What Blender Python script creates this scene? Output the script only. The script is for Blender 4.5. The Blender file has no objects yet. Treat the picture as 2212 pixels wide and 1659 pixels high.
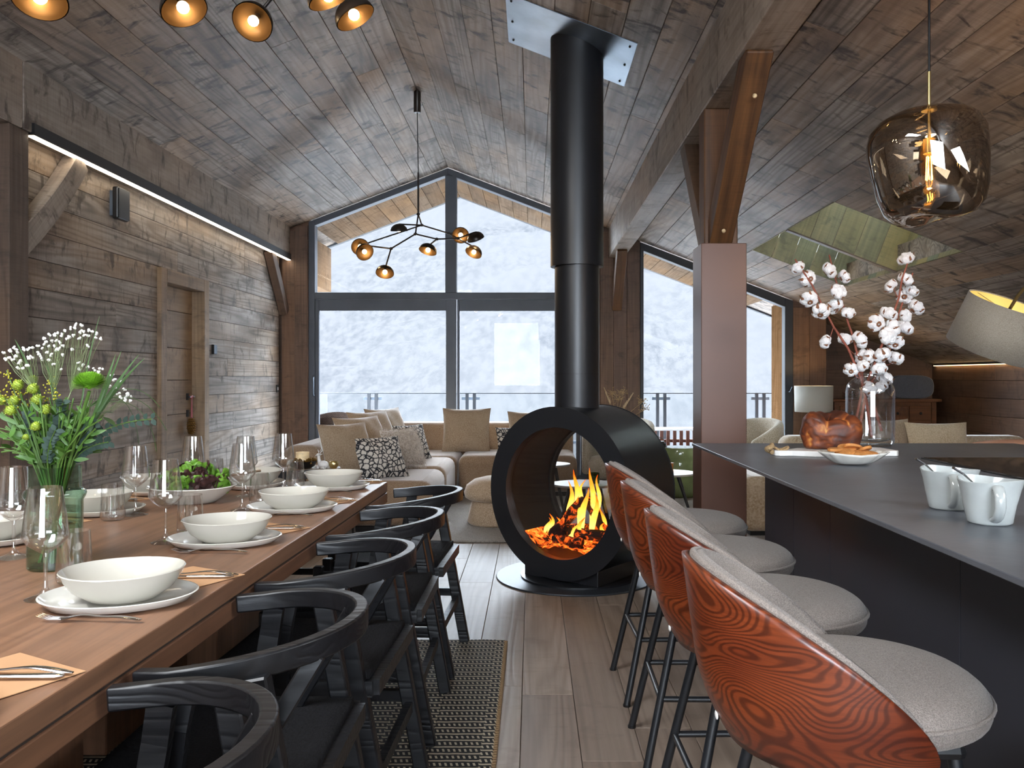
import bpy, math, random
from mathutils import Vector, Matrix, noise as mnoise
R = math.radians
random.seed(7)
S = bpy.context.scene
COL = S.collection

# ------------------------------------------------------------------ camera
CAM_H = 1.235
F = 1800.0                      # focal length in pixels of the 2212 x 1659 frame
cam = bpy.data.cameras.new('camera')
cam.sensor_width = 36.0
cam.lens = F / 2212.0 * 36.0
cam.shift_x = -(1150 - 1106) / 2212.0
cam.shift_y = -(829.5 - 815) / 2212.0
cam.clip_start = 0.05
cam.clip_end = 2000
camo = bpy.data.objects.new('camera', cam)
COL.objects.link(camo)
camo.location = (0, 0, CAM_H)
camo.rotation_euler = (R(90), 0, 0)
S.camera = camo

# ------------------------------------------------------------------ world, exposure
S.view_settings.view_transform = 'Standard'
S.view_settings.look = 'None'
S.view_settings.gamma = 1
S.view_settings.exposure = 0.32
S.view_settings.use_curve_mapping = False
S.cycles.transparent_max_bounces = 32
S.cycles.max_bounces = 10
S.cycles.sample_clamp_indirect = 6.0
W = bpy.data.worlds.new('overcast_sky')
S.world = W
W.use_nodes = True
bg = W.node_tree.nodes['Background']
bg.inputs[0].default_value = (0.80, 0.89, 1.0, 1)
bg.inputs[1].default_value = 24.0


def area(name, loc, rot, sx, sy, power, col):
    l = bpy.data.lights.new(name, 'AREA')
    l.shape = 'RECTANGLE'
    l.size = sx
    l.size_y = sy
    l.energy = power
    l.color = col
    o = bpy.data.objects.new(name, l)
    COL.objects.link(o)
    o.location = loc
    o.rotation_euler = rot
    return o


# daylight entering by the gable window behind the camera comes from the sky; these two are fill lamps added under the roof over kitchen and dining table
area('fill_lamp_kitchen', (2.9, 0.4, 2.1), (0, R(21), 0), 1.0, 2.2, 75, (0.92, 0.96, 1.0))
area('fill_lamp_dining', (-1.9, 0.4, 3.2), (0, R(-2), 0), 1.0, 2.2, 150, (0.92, 0.96, 1.0))


# ------------------------------------------------------------------ helpers
def at(px, py, Y):
    return Vector(((px - 1150) / F * Y, Y, CAM_H + (815 - py) / F * Y))


def lin(h):
    h = h.lstrip('#')
    out = []
    for i in (0, 2, 4):
        c = int(h[i:i + 2], 16) / 255
        out.append(c / 12.92 if c <= 0.04045 else ((c + 0.055) / 1.055) ** 2.4)
    return (out[0], out[1], out[2], 1)


class MB:
    """collects vertices and faces of ONE mesh"""

    def __init__(s):
        s.v = []
        s.f = []

    def add(s, vs, fs, M=None):
        o = len(s.v)
        for p in vs:
            p = Vector(p)
            if M is not None:
                p = M @ p
            s.v.append(p)
        for f in fs:
            s.f.append([i + o for i in f])
        return s

    def box(s, x0, x1, y0, y1, z0, z1, M=None):
        vs = [(x0, y0, z0), (x1, y0, z0), (x1, y1, z0), (x0, y1, z0),
              (x0, y0, z1), (x1, y0, z1), (x1, y1, z1), (x0, y1, z1)]
        fs = [(0, 3, 2, 1), (4, 5, 6, 7), (0, 1, 5, 4), (1, 2, 6, 5), (2, 3, 7, 6), (3, 0, 4, 7)]
        return s.add(vs, fs, M)

    def hexa(s, lo, hi, M=None):
        """box from two quads (4 points each)"""
        fs = [(0, 3, 2, 1), (4, 5, 6, 7), (0, 1, 5, 4), (1, 2, 6, 5), (2, 3, 7, 6), (3, 0, 4, 7)]
        return s.add(list(lo) + list(hi), fs, M)

    def prism(s, poly, a, b, fn):
        """poly: 2-D outline, fn(u, v, w) -> point, extruded from w=a to w=b"""
        n = len(poly)
        vs = [fn(u, v, a) for u, v in poly] + [fn(u, v, b) for u, v in poly]
        fs = [list(range(n))[::-1], list(range(n, 2 * n))]
        fs += [(i, (i + 1) % n, n + (i + 1) % n, n + i) for i in range(n)]
        return s.add(vs, fs)

    def tube(s, pts, rad, n=10, cap=True, flat=None):
        """tube along points; rad: number or list; flat: (a, b) factors of the section, with up vector"""
        pts = [Vector(p) for p in pts]
        m = len(pts)
        if not hasattr(rad, '__len__'):
            rad = [rad] * m
        o = len(s.v)
        up = None
        for i, p in enumerate(pts):
            t = (pts[min(i + 1, m - 1)] - pts[max(i - 1, 0)])
            if t.length < 1e-9:
                t = Vector((0, 0, 1))
            t.normalize()
            if up is None:
                up = Vector((0, 0, 1)) if abs(t.z) < 0.9 else Vector((0, 1, 0))
            a = t.cross(up)
            if a.length < 1e-6:
                a = t.cross(Vector((1, 0, 0)))
            a.normalize()
            b = a.cross(t)
            b.normalize()
            up = b
            fa, fb = flat if flat else (1, 1)
            for k in range(n):
                an = 2 * math.pi * k / n
                s.v.append(p + a * (math.cos(an) * rad[i] * fa) + b * (math.sin(an) * rad[i] * fb))
        for i in range(m - 1):
            for k in range(n):
                k2 = (k + 1) % n
                s.f.append([o + i * n + k, o + i * n + k2, o + (i + 1) * n + k2, o + (i + 1) * n + k])
        if cap:
            s.f.append([o + k for k in range(n)][::-1])
            s.f.append([o + (m - 1) * n + k for k in range(n)])
        return s

    def lathe(s, prof, n=24, M=None, sx=1, sy=1):
        """profile [(r, z)] turned about z; r = 0 ends are closed"""
        o = len(s.v)
        rows = []
        vs = []
        fs = []
        for r, z in prof:
            if r < 1e-6:
                rows.append([len(vs)])
                vs.append((0, 0, z))
            else:
                rows.append(list(range(len(vs), len(vs) + n)))
                for k in range(n):
                    an = 2 * math.pi * k / n
                    vs.append((math.cos(an) * r * sx, math.sin(an) * r * sy, z))
        for a, b in zip(rows, rows[1:]):
            if len(a) == 1 and len(b) == 1:
                continue
            for k in range(n):
                k2 = (k + 1) % n
                if len(a) == 1:
                    fs.append((a[0], b[k2], b[k]))
                elif len(b) == 1:
                    fs.append((a[k], a[k2], b[0]))
                else:
                    fs.append((a[k], a[k2], b[k2], b[k]))
        return s.add(vs, fs, M)

    def grid(s, fn, nu, nv, closeu=False):
        o = len(s.v)
        for j in range(nv + 1):
            for i in range(nu + (0 if closeu else 1)):
                s.v.append(Vector(fn(i / nu, j / nv)))
        w = nu if closeu else nu + 1
        for j in range(nv):
            for i in range(nu):
                i2 = (i + 1) % w
                s.f.append([o + j * w + i, o + j * w + i2, o + (j + 1) * w + i2, o + (j + 1) * w + i])
        return s

    def ball(s, c, r, n=8, m=6, sc=(1, 1, 1)):
        c = Vector(c)
        prof = [(math.sin(math.pi * i / m) * r, -math.cos(math.pi * i / m) * r) for i in range(m + 1)]
        prof[0] = (0, -r)
        prof[-1] = (0, r)
        return s.lathe(prof, n, Matrix.Translation(c) @ Matrix.Diagonal((sc[0], sc[1], sc[2], 1)))

    def build(s, name, mat=None, parent=None, smooth=None, loc=None, bevel=None, sub=0, solid=None, matrix=None):
        me = bpy.data.meshes.new(name)
        me.from_pydata([tuple(p) for p in s.v], [], s.f)
        me.update()
        if smooth is not None:
            me.polygons.foreach_set('use_smooth', [True] * len(me.polygons))
            if smooth < 179:
                me.set_sharp_from_angle(angle=R(smooth))
        o = bpy.data.objects.new(name, me)
        COL.objects.link(o)
        if mat is not None:
            me.materials.append(mat)
        if parent is not None:
            o.parent = parent
        if matrix is not None:
            o.matrix_local = matrix
        if loc is not None:
            o.location = loc
        if solid:
            md = o.modifiers.new('solid', 'SOLIDIFY')
            md.thickness = solid
            md.offset = 0
        if bevel:
            md = o.modifiers.new('bevel', 'BEVEL')
            md.width = bevel[0]
            md.segments = bevel[1]
            md.limit_method = 'ANGLE'
            md.angle_limit = R(40)
        if sub:
            md = o.modifiers.new('sub', 'SUBSURF')
            md.levels = sub
            md.render_levels = sub
        return o


def tag(o, label=None, cat=None, group=None, kind=None):
    if label:
        o['label'] = label
    if cat:
        o['category'] = cat
    if group:
        o['group'] = group
    if kind:
        o['kind'] = kind
    return o


def thing(name, label, cat, loc=(0, 0, 0), rotz=0, group=None, kind=None, rot=None):
    o = bpy.data.objects.new(name, None)
    o.empty_display_size = 0.1
    COL.objects.link(o)
    o.location = loc
    o.rotation_euler = rot if rot else (0, 0, rotz)
    return tag(o, label, cat, group, kind)


def dup(o, parent=None, loc=None, rotz=None, label=None, group=None, rot=None):
    c = o.copy()
    COL.objects.link(c)
    c.parent = parent
    if loc is not None:
        c.location = loc
    if rotz is not None:
        c.rotation_euler = (0, 0, rotz)
    if rot is not None:
        c.rotation_euler = rot
    if label:
        c['label'] = label
    if group:
        c['group'] = group
    for ch in list(o.children):
        dup(ch, c)
    return c


# ------------------------------------------------------------------ materials
def newmat(name):
    m = bpy.data.materials.new(name)
    m.use_nodes = True
    nt = m.node_tree
    return m, nt, nt.nodes['Principled BSDF']


def nd(nt, typ, ins=None, **kw):
    n = nt.nodes.new(typ)
    for k, v in kw.items():
        setattr(n, k, v)
    for k, v in (ins or {}).items():
        s = n.inputs[k]
        if isinstance(v, bpy.types.NodeSocket):
            nt.links.new(v, s)
        else:
            s.default_value = v
    return n


def ramp(nt, fac, stops, interp='LINEAR'):
    n = nt.nodes.new('ShaderNodeValToRGB')
    cr = n.color_ramp
    cr.interpolation = interp
    while len(cr.elements) < len(stops):
        cr.elements.new(0.5)
    for e, (p, c) in zip(cr.elements, stops):
        e.position = p
        e.color = c if len(c) == 4 else (*c, 1)
    nt.links.new(fac, n.inputs[0])
    return n.outputs[0]


def mixc(nt, fac, a, b, mode='MIX'):
    n = nt.nodes.new('ShaderNodeMix')
    n.data_type = 'RGBA'
    n.blend_type = mode
    for sock, v in ((n.inputs[0], fac), (n.inputs[6], a), (n.inputs[7], b)):
        if isinstance(v, bpy.types.NodeSocket):
            nt.links.new(v, sock)
        else:
            sock.default_value = v
    return n.outputs[2]


def mth(nt, op, a, b=0.0, c=0.0):
    n = nt.nodes.new('ShaderNodeMath')
    n.operation = op
    for sock, v in zip(n.inputs, (a, b, c)):
        if isinstance(v, bpy.types.NodeSocket):
            nt.links.new(v, sock)
        else:
            sock.default_value = v
    return n.outputs[0]


def plain(name, col, rough=0.5, metal=0.0, var=0.0, scale=8.0, bump=0.0, bscale=60.0, coat=0.0, spec=0.5,
          emit=None, estr=0.0, sheen=0.0):
    m, nt, b = newmat(name)
    c = lin(col) if isinstance(col, str) else col
    b.inputs['Base Color'].default_value = c
    b.inputs['Roughness'].default_value = rough
    b.inputs['Metallic'].default_value = metal
    b.inputs['Coat Weight'].default_value = coat
    b.inputs['Specular IOR Level'].default_value = spec
    if sheen:
        b.inputs['Sheen Weight'].default_value = sheen
        b.inputs['Sheen Roughness'].default_value = 0.4
    tc = nd(nt, 'ShaderNodeTexCoord')
    if var > 0:
        nz = nd(nt, 'ShaderNodeTexNoise', {'Vector': tc.outputs['Object'], 'Scale': scale, 'Detail': 5.0})
        lo = tuple(x * (1 - var) for x in c[:3]) + (1,)
        hi = tuple(min(1, x * (1 + var)) for x in c[:3]) + (1,)
        nt.links.new(ramp(nt, nz.outputs[0], [(0.3, lo), (0.7, hi)]), b.inputs['Base Color'])
    if bump > 0:
        nz = nd(nt, 'ShaderNodeTexNoise', {'Vector': tc.outputs['Object'], 'Scale': bscale, 'Detail': 3.0})
        bp = nd(nt, 'ShaderNodeBump', {'Height': nz.outputs[0], 'Strength': bump, 'Distance': 0.01})
        nt.links.new(bp.outputs[0], b.inputs['Normal'])
    if emit is not None:
        b.inputs['Emission Color'].default_value = lin(emit) if isinstance(emit, str) else emit
        b.inputs['Emission Strength'].default_value = estr
    return m


def wood(name, tones, dark, orange=None, rough=0.55, ring=0.35, smudge=0.6, grain=0.45, saw=0.2, bump=0.25, ringf=40.0,
         sc=(0.30, 4.6), coat=0.0, axis='X', spec=0.5):
    """sawn board, grain along the object's own X; every board takes its own tone and figure from Object Info"""
    m, nt, b = newmat(name)
    tc = nd(nt, 'ShaderNodeTexCoord')
    oi = nd(nt, 'ShaderNodeObjectInfo')
    rnd = oi.outputs['Random']
    off = nd(nt, 'ShaderNodeCombineXYZ', {0: mth(nt, 'MULTIPLY', rnd, 63.0), 1: mth(nt, 'MULTIPLY', rnd, 29.0),
                                          2: mth(nt, 'MULTIPLY', rnd, 17.0)})
    co = tc.outputs['Object']
    if axis != 'X':
        mp0 = nd(nt, 'ShaderNodeMapping', {'Vector': co, 'Rotation': (0, R(90), 0) if axis == 'Z' else (0, 0, R(90))})
        co = mp0.outputs[0]
    add = nd(nt, 'ShaderNodeVectorMath', {0: co, 1: off.outputs[0]})
    P = add.outputs[0]

    def ns(scale, detail=4.0, rough_=0.55, dist=0.0):
        mp = nd(nt, 'ShaderNodeMapping', {'Vector': P, 'Scale': scale})
        return nd(nt, 'ShaderNodeTexNoise', {'Vector': mp.outputs[0], 'Scale': 1.0, 'Detail': detail,
                                             'Roughness': rough_, 'Distortion': dist}).outputs[0]
    streak = ns((1.6, 46, 46), 5, 0.6)
    contour = ns((sc[0], sc[1], sc[1]), 1.5, 0.4, 0.12)
    rings = mth(nt, 'SINE', mth(nt, 'MULTIPLY', contour, ringf * 2))
    rings = mth(nt, 'MULTIPLY_ADD', rings, 0.5, 0.5)
    rings = mth(nt, 'POWER', rings, 2.2)
    patch = ns((2.2, 5.5, 5.5), 3, 0.6)
    smud = ns((9, 4.5, 4.5), 4, 0.65, 0.6)
    big = ns((0.7, 1.2, 1.2), 2, 0.5)
    saws = ns((150, 3, 3), 2)
    n = len(tones)
    base = ramp(nt, rnd, [(i / max(1, n - 1), lin(t)) for i, t in enumerate(tones)])
    d = lin(dark)
    col = mixc(nt, mth(nt, 'MULTIPLY', ramp(nt, streak, [(0.35, (0, 0, 0)), (0.75, (1, 1, 1))]), grain), base, d)
    col = mixc(nt, mth(nt, 'MULTIPLY', rings, ring), col, d)
    if orange:
        f = mth(nt, 'MULTIPLY', ramp(nt, big, [(0.45, (0, 0, 0)), (0.75, (1, 1, 1))]), 0.75)
        col = mixc(nt, f, col, lin(orange))
    if smudge:
        f = mth(nt, 'MULTIPLY', ramp(nt, smud, [(0.54, (0, 0, 0)), (0.67, (1, 1, 1))]), smudge)
        col = mixc(nt, f, col, d)
        f = mth(nt, 'MULTIPLY', ramp(nt, patch, [(0.35, (1, 1, 1)), (0.55, (0, 0, 0))]), smudge * 0.45)
        col = mixc(nt, f, col, d)
    if saw:
        f = mth(nt, 'MULTIPLY', ramp(nt, saws, [(0.4, (0, 0, 0)), (0.7, (1, 1, 1))]), saw)
        col = mixc(nt, f, col, d)
    nt.links.new(col, b.inputs['Base Color'])
    b.inputs['Roughness'].default_value = rough
    b.inputs['Specular IOR Level'].default_value = spec
    b.inputs['Coat Weight'].default_value = coat
    if coat:
        b.inputs['Coat Roughness'].default_value = 0.3
    if bump:
        h = mth(nt, 'ADD', mth(nt, 'MULTIPLY', streak, 0.5), mth(nt, 'MULTIPLY', rings, -0.35))
        h = mth(nt, 'ADD', h, mth(nt, 'MULTIPLY', saws, 0.15 * (1 if saw else 0)))
        bp = nd(nt, 'ShaderNodeBump', {'Height': h, 'Strength': bump, 'Distance': 0.006})
        nt.links.new(bp.outputs[0], b.inputs['Normal'])
    return m


def fabric(name, c1, c2, scale=220.0, rough=0.9, bump=0.5, sheen=0.3, patch=0.25, aniso=1.0, mode='weave'):
    m, nt, b = newmat(name)
    tc = nd(nt, 'ShaderNodeTexCoord')
    mp = nd(nt, 'ShaderNodeMapping', {'Vector': tc.outputs['Object'], 'Scale': (1, 1, aniso)})
    nz = nd(nt, 'ShaderNodeTexNoise', {'Vector': mp.outputs[0], 'Scale': scale, 'Detail': 2.0})
    pz = nd(nt, 'ShaderNodeTexNoise', {'Vector': tc.outputs['Object'], 'Scale': 5.0, 'Detail': 3.0})
    col = ramp(nt, nz.outputs[0], [(0.35, lin(c1)), (0.65, lin(c2))])
    f = mth(nt, 'MULTIPLY', ramp(nt, pz.outputs[0], [(0.4, (0, 0, 0)), (0.65, (1, 1, 1))]), patch)
    col = mixc(nt, f, col, lin(c2))
    nt.links.new(col, b.inputs['Base Color'])
    b.inputs['Roughness'].default_value = rough
    b.inputs['Sheen Weight'].default_value = sheen
    b.inputs['Sheen Roughness'].default_value = 0.35
    b.inputs['Specular IOR Level'].default_value = 0.2
    bp = nd(nt, 'ShaderNodeBump', {'Height': nz.outputs[0], 'Strength': bump, 'Distance': 0.004})
    nt.links.new(bp.outputs[0], b.inputs['Normal'])
    return m


def clear(name, tint=(1, 1, 1), refl=(1, 1, 1), f0=0.04, edge=0.0, edgecol=(0.8, 0.85, 0.88), pw=3.0, rough=0.0):
    """thin glass: a see-through sheet with Fresnel (Schlick) reflections; curved edges are denser"""
    m = bpy.data.materials.new(name)
    m.use_nodes = True
    nt = m.node_tree
    nt.nodes.clear()
    out = nd(nt, 'ShaderNodeOutputMaterial')
    lw = nd(nt, 'ShaderNodeLayerWeight', {'Blend': 0.5})
    tr = nd(nt, 'ShaderNodeBsdfTransparent')
    if edge:
        f = mth(nt, 'MULTIPLY', mth(nt, 'POWER', lw.outputs['Facing'], pw), edge)
        nt.links.new(mixc(nt, f, (*tint, 1), (*[t * e for t, e in zip(tint, edgecol)], 1)), tr.inputs[0])
    else:
        tr.inputs[0].default_value = (*tint, 1)
    gl = nd(nt, 'ShaderNodeBsdfGlossy', {'Color': (*refl, 1), 'Roughness': rough})
    g = mth(nt, 'MULTIPLY_ADD', mth(nt, 'POWER', lw.outputs['Facing'], 5.0), 1 - f0, f0)
    mx = nd(nt, 'ShaderNodeMixShader', {0: g})
    nt.links.new(tr.outputs[0], mx.inputs[1])
    nt.links.new(gl.outputs[0], mx.inputs[2])
    nt.links.new(mx.outputs[0], out.inputs[0])
    return m


def emis(name, col, strength):
    m = bpy.data.materials.new(name)
    m.use_nodes = True
    nt = m.node_tree
    nt.nodes.clear()
    out = nd(nt, 'ShaderNodeOutputMaterial')
    e = nd(nt, 'ShaderNodeEmission', {'Color': lin(col), 'Strength': strength})
    nt.links.new(e.outputs[0], out.inputs[0])
    return m


M = {}
M['ceil'] = wood('weathered_ceiling_wood', ['#ab9e92', '#a49a90', '#b8aa9c', '#9c8d7f', '#aea49b', '#b3a08f', '#a08f81'],
                 '#372c26', '#b0906f', smudge=0.95, ring=0.5, grain=0.55, rough=0.62)
M['wall'] = wood('weathered_wall_wood', ['#b2a89f', '#a69e97', '#b9aca0', '#9d9288', '#aca49d', '#b3a495'],
                 '#3a312b', '#a58767', smudge=0.75, ring=0.48, grain=0.52, rough=0.65)
M['dwall'] = wood('brown_stained_cladding', ['#765a46', '#684f3f', '#7e6049', '#6b5243'], '#2a1c14', '#7c5536', smudge=0.45, ring=0.2)
M['beam'] = wood('grey_hewn_beam', ['#a2968b', '#9c9083'], '#463b34', '#a48c76', smudge=0.85, ring=0.12, rough=0.6, sc=(0.5, 2.2))
M['post'] = wood('brown_timber', ['#655042', '#5a493d', '#6a5546'], '#221a15', '#74573f', smudge=0.4, ring=0.25, sc=(0.5, 4))
M['post2'] = wood('red_brown_timber', ['#75502e', '#6c4829'], '#2a180d', None, smudge=0.3, grain=0.75, ring=0.35, sc=(0.35, 4))
M['door'] = wood('old_honey_boards', ['#9a8268', '#8c765f', '#a38c72', '#937b62'], '#453629', '#a07f58', smudge=0.45, ring=0.3)
M['floor'] = wood('oak_floor', ['#978677', '#8b7a6c', '#a08f80', '#847466', '#94857a'], '#54463c', None, smudge=0.25, ring=0.3,
                  rough=0.5, spec=0.3, bump=0.22, saw=0.0, grain=0.35)
M['table'] = wood('walnut_table', ['#866149', '#7e5a43', '#8c674e'], '#432d20', None, smudge=0.2, ring=0.18, rough=0.42, bump=0.08, saw=0, grain=0.5)
M['soffit'] = wood('outdoor_soffit_wood', ['#75614f', '#7c6a59', '#6c5a4a'], '#3a2c22', '#85674a', smudge=0.5, ring=0.2, spec=0.0)
M['shaft'] = wood('green_grey_boards', ['#7d7a5c', '#8d805c', '#6a6f5c', '#88794f', '#5e675a'], '#2e3428', '#9c8450', smudge=0.5, ring=0.25)
M['blackwood'] = wood('black_stained_wood', ['#131418', '#101115'], '#050506', None, smudge=0.25, ring=0.35, rough=0.42, bump=0.3, saw=0, sc=(1.2, 9))
M['shell'] = wood('red_brown_veneer', ['#84371a', '#7a3217', '#8c3e1f'], '#30100a', None, smudge=0.12, ring=0.62, rough=0.32, bump=0.05, saw=0,
                  grain=0.3, sc=(0.9, 3.4), ringf=40, coat=0.3)
M['cabinet_wood'] = wood('antique_pine', ['#7b4a24', '#6f421f'], '#2d180b', None, smudge=0.4, ring=0.2)
M['backing'] = plain('dark_joint', '#2e231c', 0.9)
M['frame'] = plain('slate_window_frame', '#4c525c', 0.5, 0.0, var=0.12, scale=3)
M['frame_dark'] = plain('dark_window_frame', '#2b2e33', 0.5)
M['glass'] = clear('window_glass', (0.97, 0.985, 0.99), f0=0.004)
M['blackmetal'] = plain('matt_black_steel', '#17191d', 0.38, 0.0, var=0.15, scale=2, spec=0.6)
M['steel_grey'] = plain('grey_waxed_steel', '#68727e', 0.35, 0.6, var=0.25, scale=5)
M['platesteel'] = plain('dark_floor_steel', '#3a3f46', 0.45, 0.5, var=0.25, scale=3)
M['black'] = plain('black_plastic', '#141416', 0.4)
M['white'] = plain('white_plastic', '#e8e8e6', 0.4)
M['chrome'] = plain('polished_steel', '#d8d8da', 0.14, 1.0)
M['brass'] = plain('brass', '#e0cc92', 0.28, 1.0)
M['bronze'] = plain('dark_bronze', '#2c2724', 0.35, 0.5)
M['bronze_in'] = plain('gold_inside', '#5a452c', 0.36, 0.85)
M['ceramic'] = plain('glazed_stoneware', '#d6d4cc', 0.13, 0, var=0.04, scale=9, coat=0.4)
M['ceramic_in'] = plain('glazed_stoneware_grey', '#b9b5aa', 0.1, 0, var=0.05, scale=7, coat=0.4)
M['mug'] = plain('glazed_mug', '#a9aeac', 0.18, 0, var=0.14, scale=14, coat=0.4)
M['paper'] = plain('kraft_paper', '#b88d66', 0.85, var=0.05)
M['stone'] = plain('dark_slate_worktop', '#505359', 0.40, 0, var=0.16, scale=5, bump=0.05, bscale=40)
M['stone_edge'] = plain('slate_edge', '#3a3c44', 0.45, var=0.1)
M['front'] = plain('charcoal_cabinet_front', '#2d2e35', 0.42, var=0.06, scale=2)
M['hob'] = plain('black_glass', '#060607', 0.04, coat=0.6)
M['column'] = plain('brown_lacquered_metal', '#64473b', 0.34, 0.1, var=0.05, scale=2)
M['column_side'] = M['column']
M['led'] = emis('warm_led', '#fff0d6', 7.0)
M['led_dim'] = emis('warm_led_far', '#ffd9a0', 4.0)
M['bulb'] = emis('warm_bulb', '#ffdcaa', 11.0)
M['sofa'] = fabric('camel_chenille', '#7a5c44', '#a8927a', 190, patch=0.35, sheen=0.6)
M['cush'] = fabric('beige_velvet', '#8c765e', '#aa967f', 120, patch=0.4, sheen=0.8, bump=0.25)
M['boucle'] = fabric('cream_boucle', '#a8997f', '#d2c9b8', 130, bump=0.9, sheen=0.5)
M['boucle_dark'] = fabric('sand_boucle', '#b0977a', '#d0baa0', 110, bump=0.9, sheen=0.5)
M['seatgrey'] = fabric('grey_weave', '#716862', '#948a82', 420, bump=0.5, sheen=0.15, patch=0.15)
M['cord'] = fabric('black_paper_cord', '#070708', '#131316', 160, bump=0.8, sheen=0.0, aniso=0.1)
M['greyrug'] = fabric('grey_wool', '#6f6862', '#9c948b', 150, bump=1.0, sheen=0.2)
M['shade'] = plain('linen_shade', '#b9b8b0', 0.9, bump=0.3, bscale=260)
M['shade_grey'] = fabric('grey_linen_shade', '#8f8577', '#aaa091', 300, bump=0.3)
M['wineglass'] = clear('wine_glass', (0.985, 0.99, 0.99), f0=0.17, edge=0.75, edgecol=(0.5, 0.52, 0.55), pw=4)
M['tumbler'] = clear('tumbler_glass', (0.98, 0.985, 0.985), f0=0.15, edge=0.75, edgecol=(0.5, 0.52, 0.55), pw=4)
M['greenglass'] = clear('green_glass', (0.80, 0.90, 0.84), f0=0.07, edge=0.9, edgecol=(0.3, 0.5, 0.4))
M['vaseglass'] = clear('thick_clear_glass', (0.95, 0.96, 0.97), f0=0.12, edge=0.9, edgecol=(0.45, 0.48, 0.58), pw=4)
M['smoke'] = clear('smoked_glass', (0.55, 0.47, 0.38), refl=(1.0, 0.97, 0.92), f0=0.24, edge=0.9, edgecol=(0.25, 0.23, 0.22), pw=2.5)
M['fireglass'] = clear('stove_glass', (0.90, 0.90, 0.90), f0=0.03)

# ================================================================== THE SETTING
XR, ZR, SL = -1.022, CAM_H + 2.544, 0.385       # ridge position and roof slope
TH = math.atan(SL)
YW = 10.1                                        # inner face of the window wall
XL, XK = -3.04, 5.16                             # left wall, right knee wall
KW = YW / F


def cz(x):
    return ZR - SL * abs(x - XR)


def wx(px):
    return (px - 1150) * KW


def wz(py):
    return CAM_H + (815 - py) * KW


def board(parent, mat, c, X, Y, L, Wd, T=0.02, ch=0.0022, name='plank'):
    """one board: centre of its front face c, grain along X, width along Y, front normal X x Y"""
    X = Vector(X).normalized()
    Y = Vector(Y).normalized()
    Z = X.cross(Y)
    a, b = L / 2, Wd / 2
    a2, b2 = a - ch, b - ch
    v = [(-a, -b, -T), (a, -b, -T), (a, b, -T), (-a, b, -T),
         (-a, -b, -ch), (a, -b, -ch), (a, b, -ch), (-a, b, -ch),
         (-a2, -b2, 0), (a2, -b2, 0), (a2, b2, 0), (-a2, b2, 0)]
    f = [(0, 1, 5, 4), (1, 2, 6, 5), (2, 3, 7, 6), (3, 0, 4, 7), (4, 5, 9, 8), (5, 6, 10, 9), (6, 7, 11, 10), (7, 4, 8, 11),
         (8, 9, 10, 11), (0, 3, 2, 1)]
    mb = MB().add(v, f)
    Mx = Matrix((X, Y, Z)).transposed().to_4x4()
    Mx.translation = Vector(c)
    return mb.build(name, mat, parent, matrix=Mx)


def cuts(a, b, lo, hi, rng):
    out = [a]
    while out[-1] < b:
        out.append(out[-1] + rng.uniform(lo, hi))
    out[-1] = b
    if len(out) > 2 and out[-1] - out[-2] < lo * 0.5:
        out.pop(-2)
    return list(zip(out, out[1:]))


G = 0.0032      # joint between boards
rng = random.Random(3)

# ---------------- floor
fl = MB().box(-3.4, 5.6, -3.6, 10.35, -0.3, -0.02).build('floor', M['floor'])
tag(fl, 'brown oak plank floor of the chalet living room', 'floor', kind='structure')
for i in range(41):
    x0 = -3.04 + i * 0.2
    near = -1.3 < x0 < 1.45
    for (a, b) in cuts(-3.4 if not near else -1.0 - rng.uniform(0, 1), 10.1, 1.5 if near else 4.0, 2.6 if near else 6.0, rng):
        if b < 0.2:
            continue
        board(fl, M['floor'], (x0 + 0.1, (a + b) / 2, 0), (0, 1, 0), (-1, 0, 0), b - a - 0.002, 0.2 - 0.002, T=0.018, ch=0.0015)

# ---------------- ceiling with roof window opening
ROW = 0.205
HX0, HX1 = XR + 17 * ROW * math.cos(TH), XR + 22 * ROW * math.cos(TH)
HY0, HYM, HY1 = 6.15, 7.30, 8.45
DR = Vector((math.cos(TH), 0, -math.sin(TH)))     # down the right slope
NR = Vector((-math.sin(TH), 0, -math.cos(TH)))    # into the room
DL = Vector((-math.cos(TH), 0, -math.sin(TH)))
NL = Vector((math.sin(TH), 0, -math.cos(TH)))
cb = MB()


def slab(x0, x1, y0, y1):
    t0, t1 = 0.028, 0.20
    lo = [(x0, y0, cz(x0) + t0), (x1, y0, cz(x1) + t0), (x1, y1, cz(x1) + t0), (x0, y1, cz(x0) + t0)]
    hi = [(p[0], p[1], p[2] + t1) for p in lo]
    cb.hexa(lo, hi)


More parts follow.
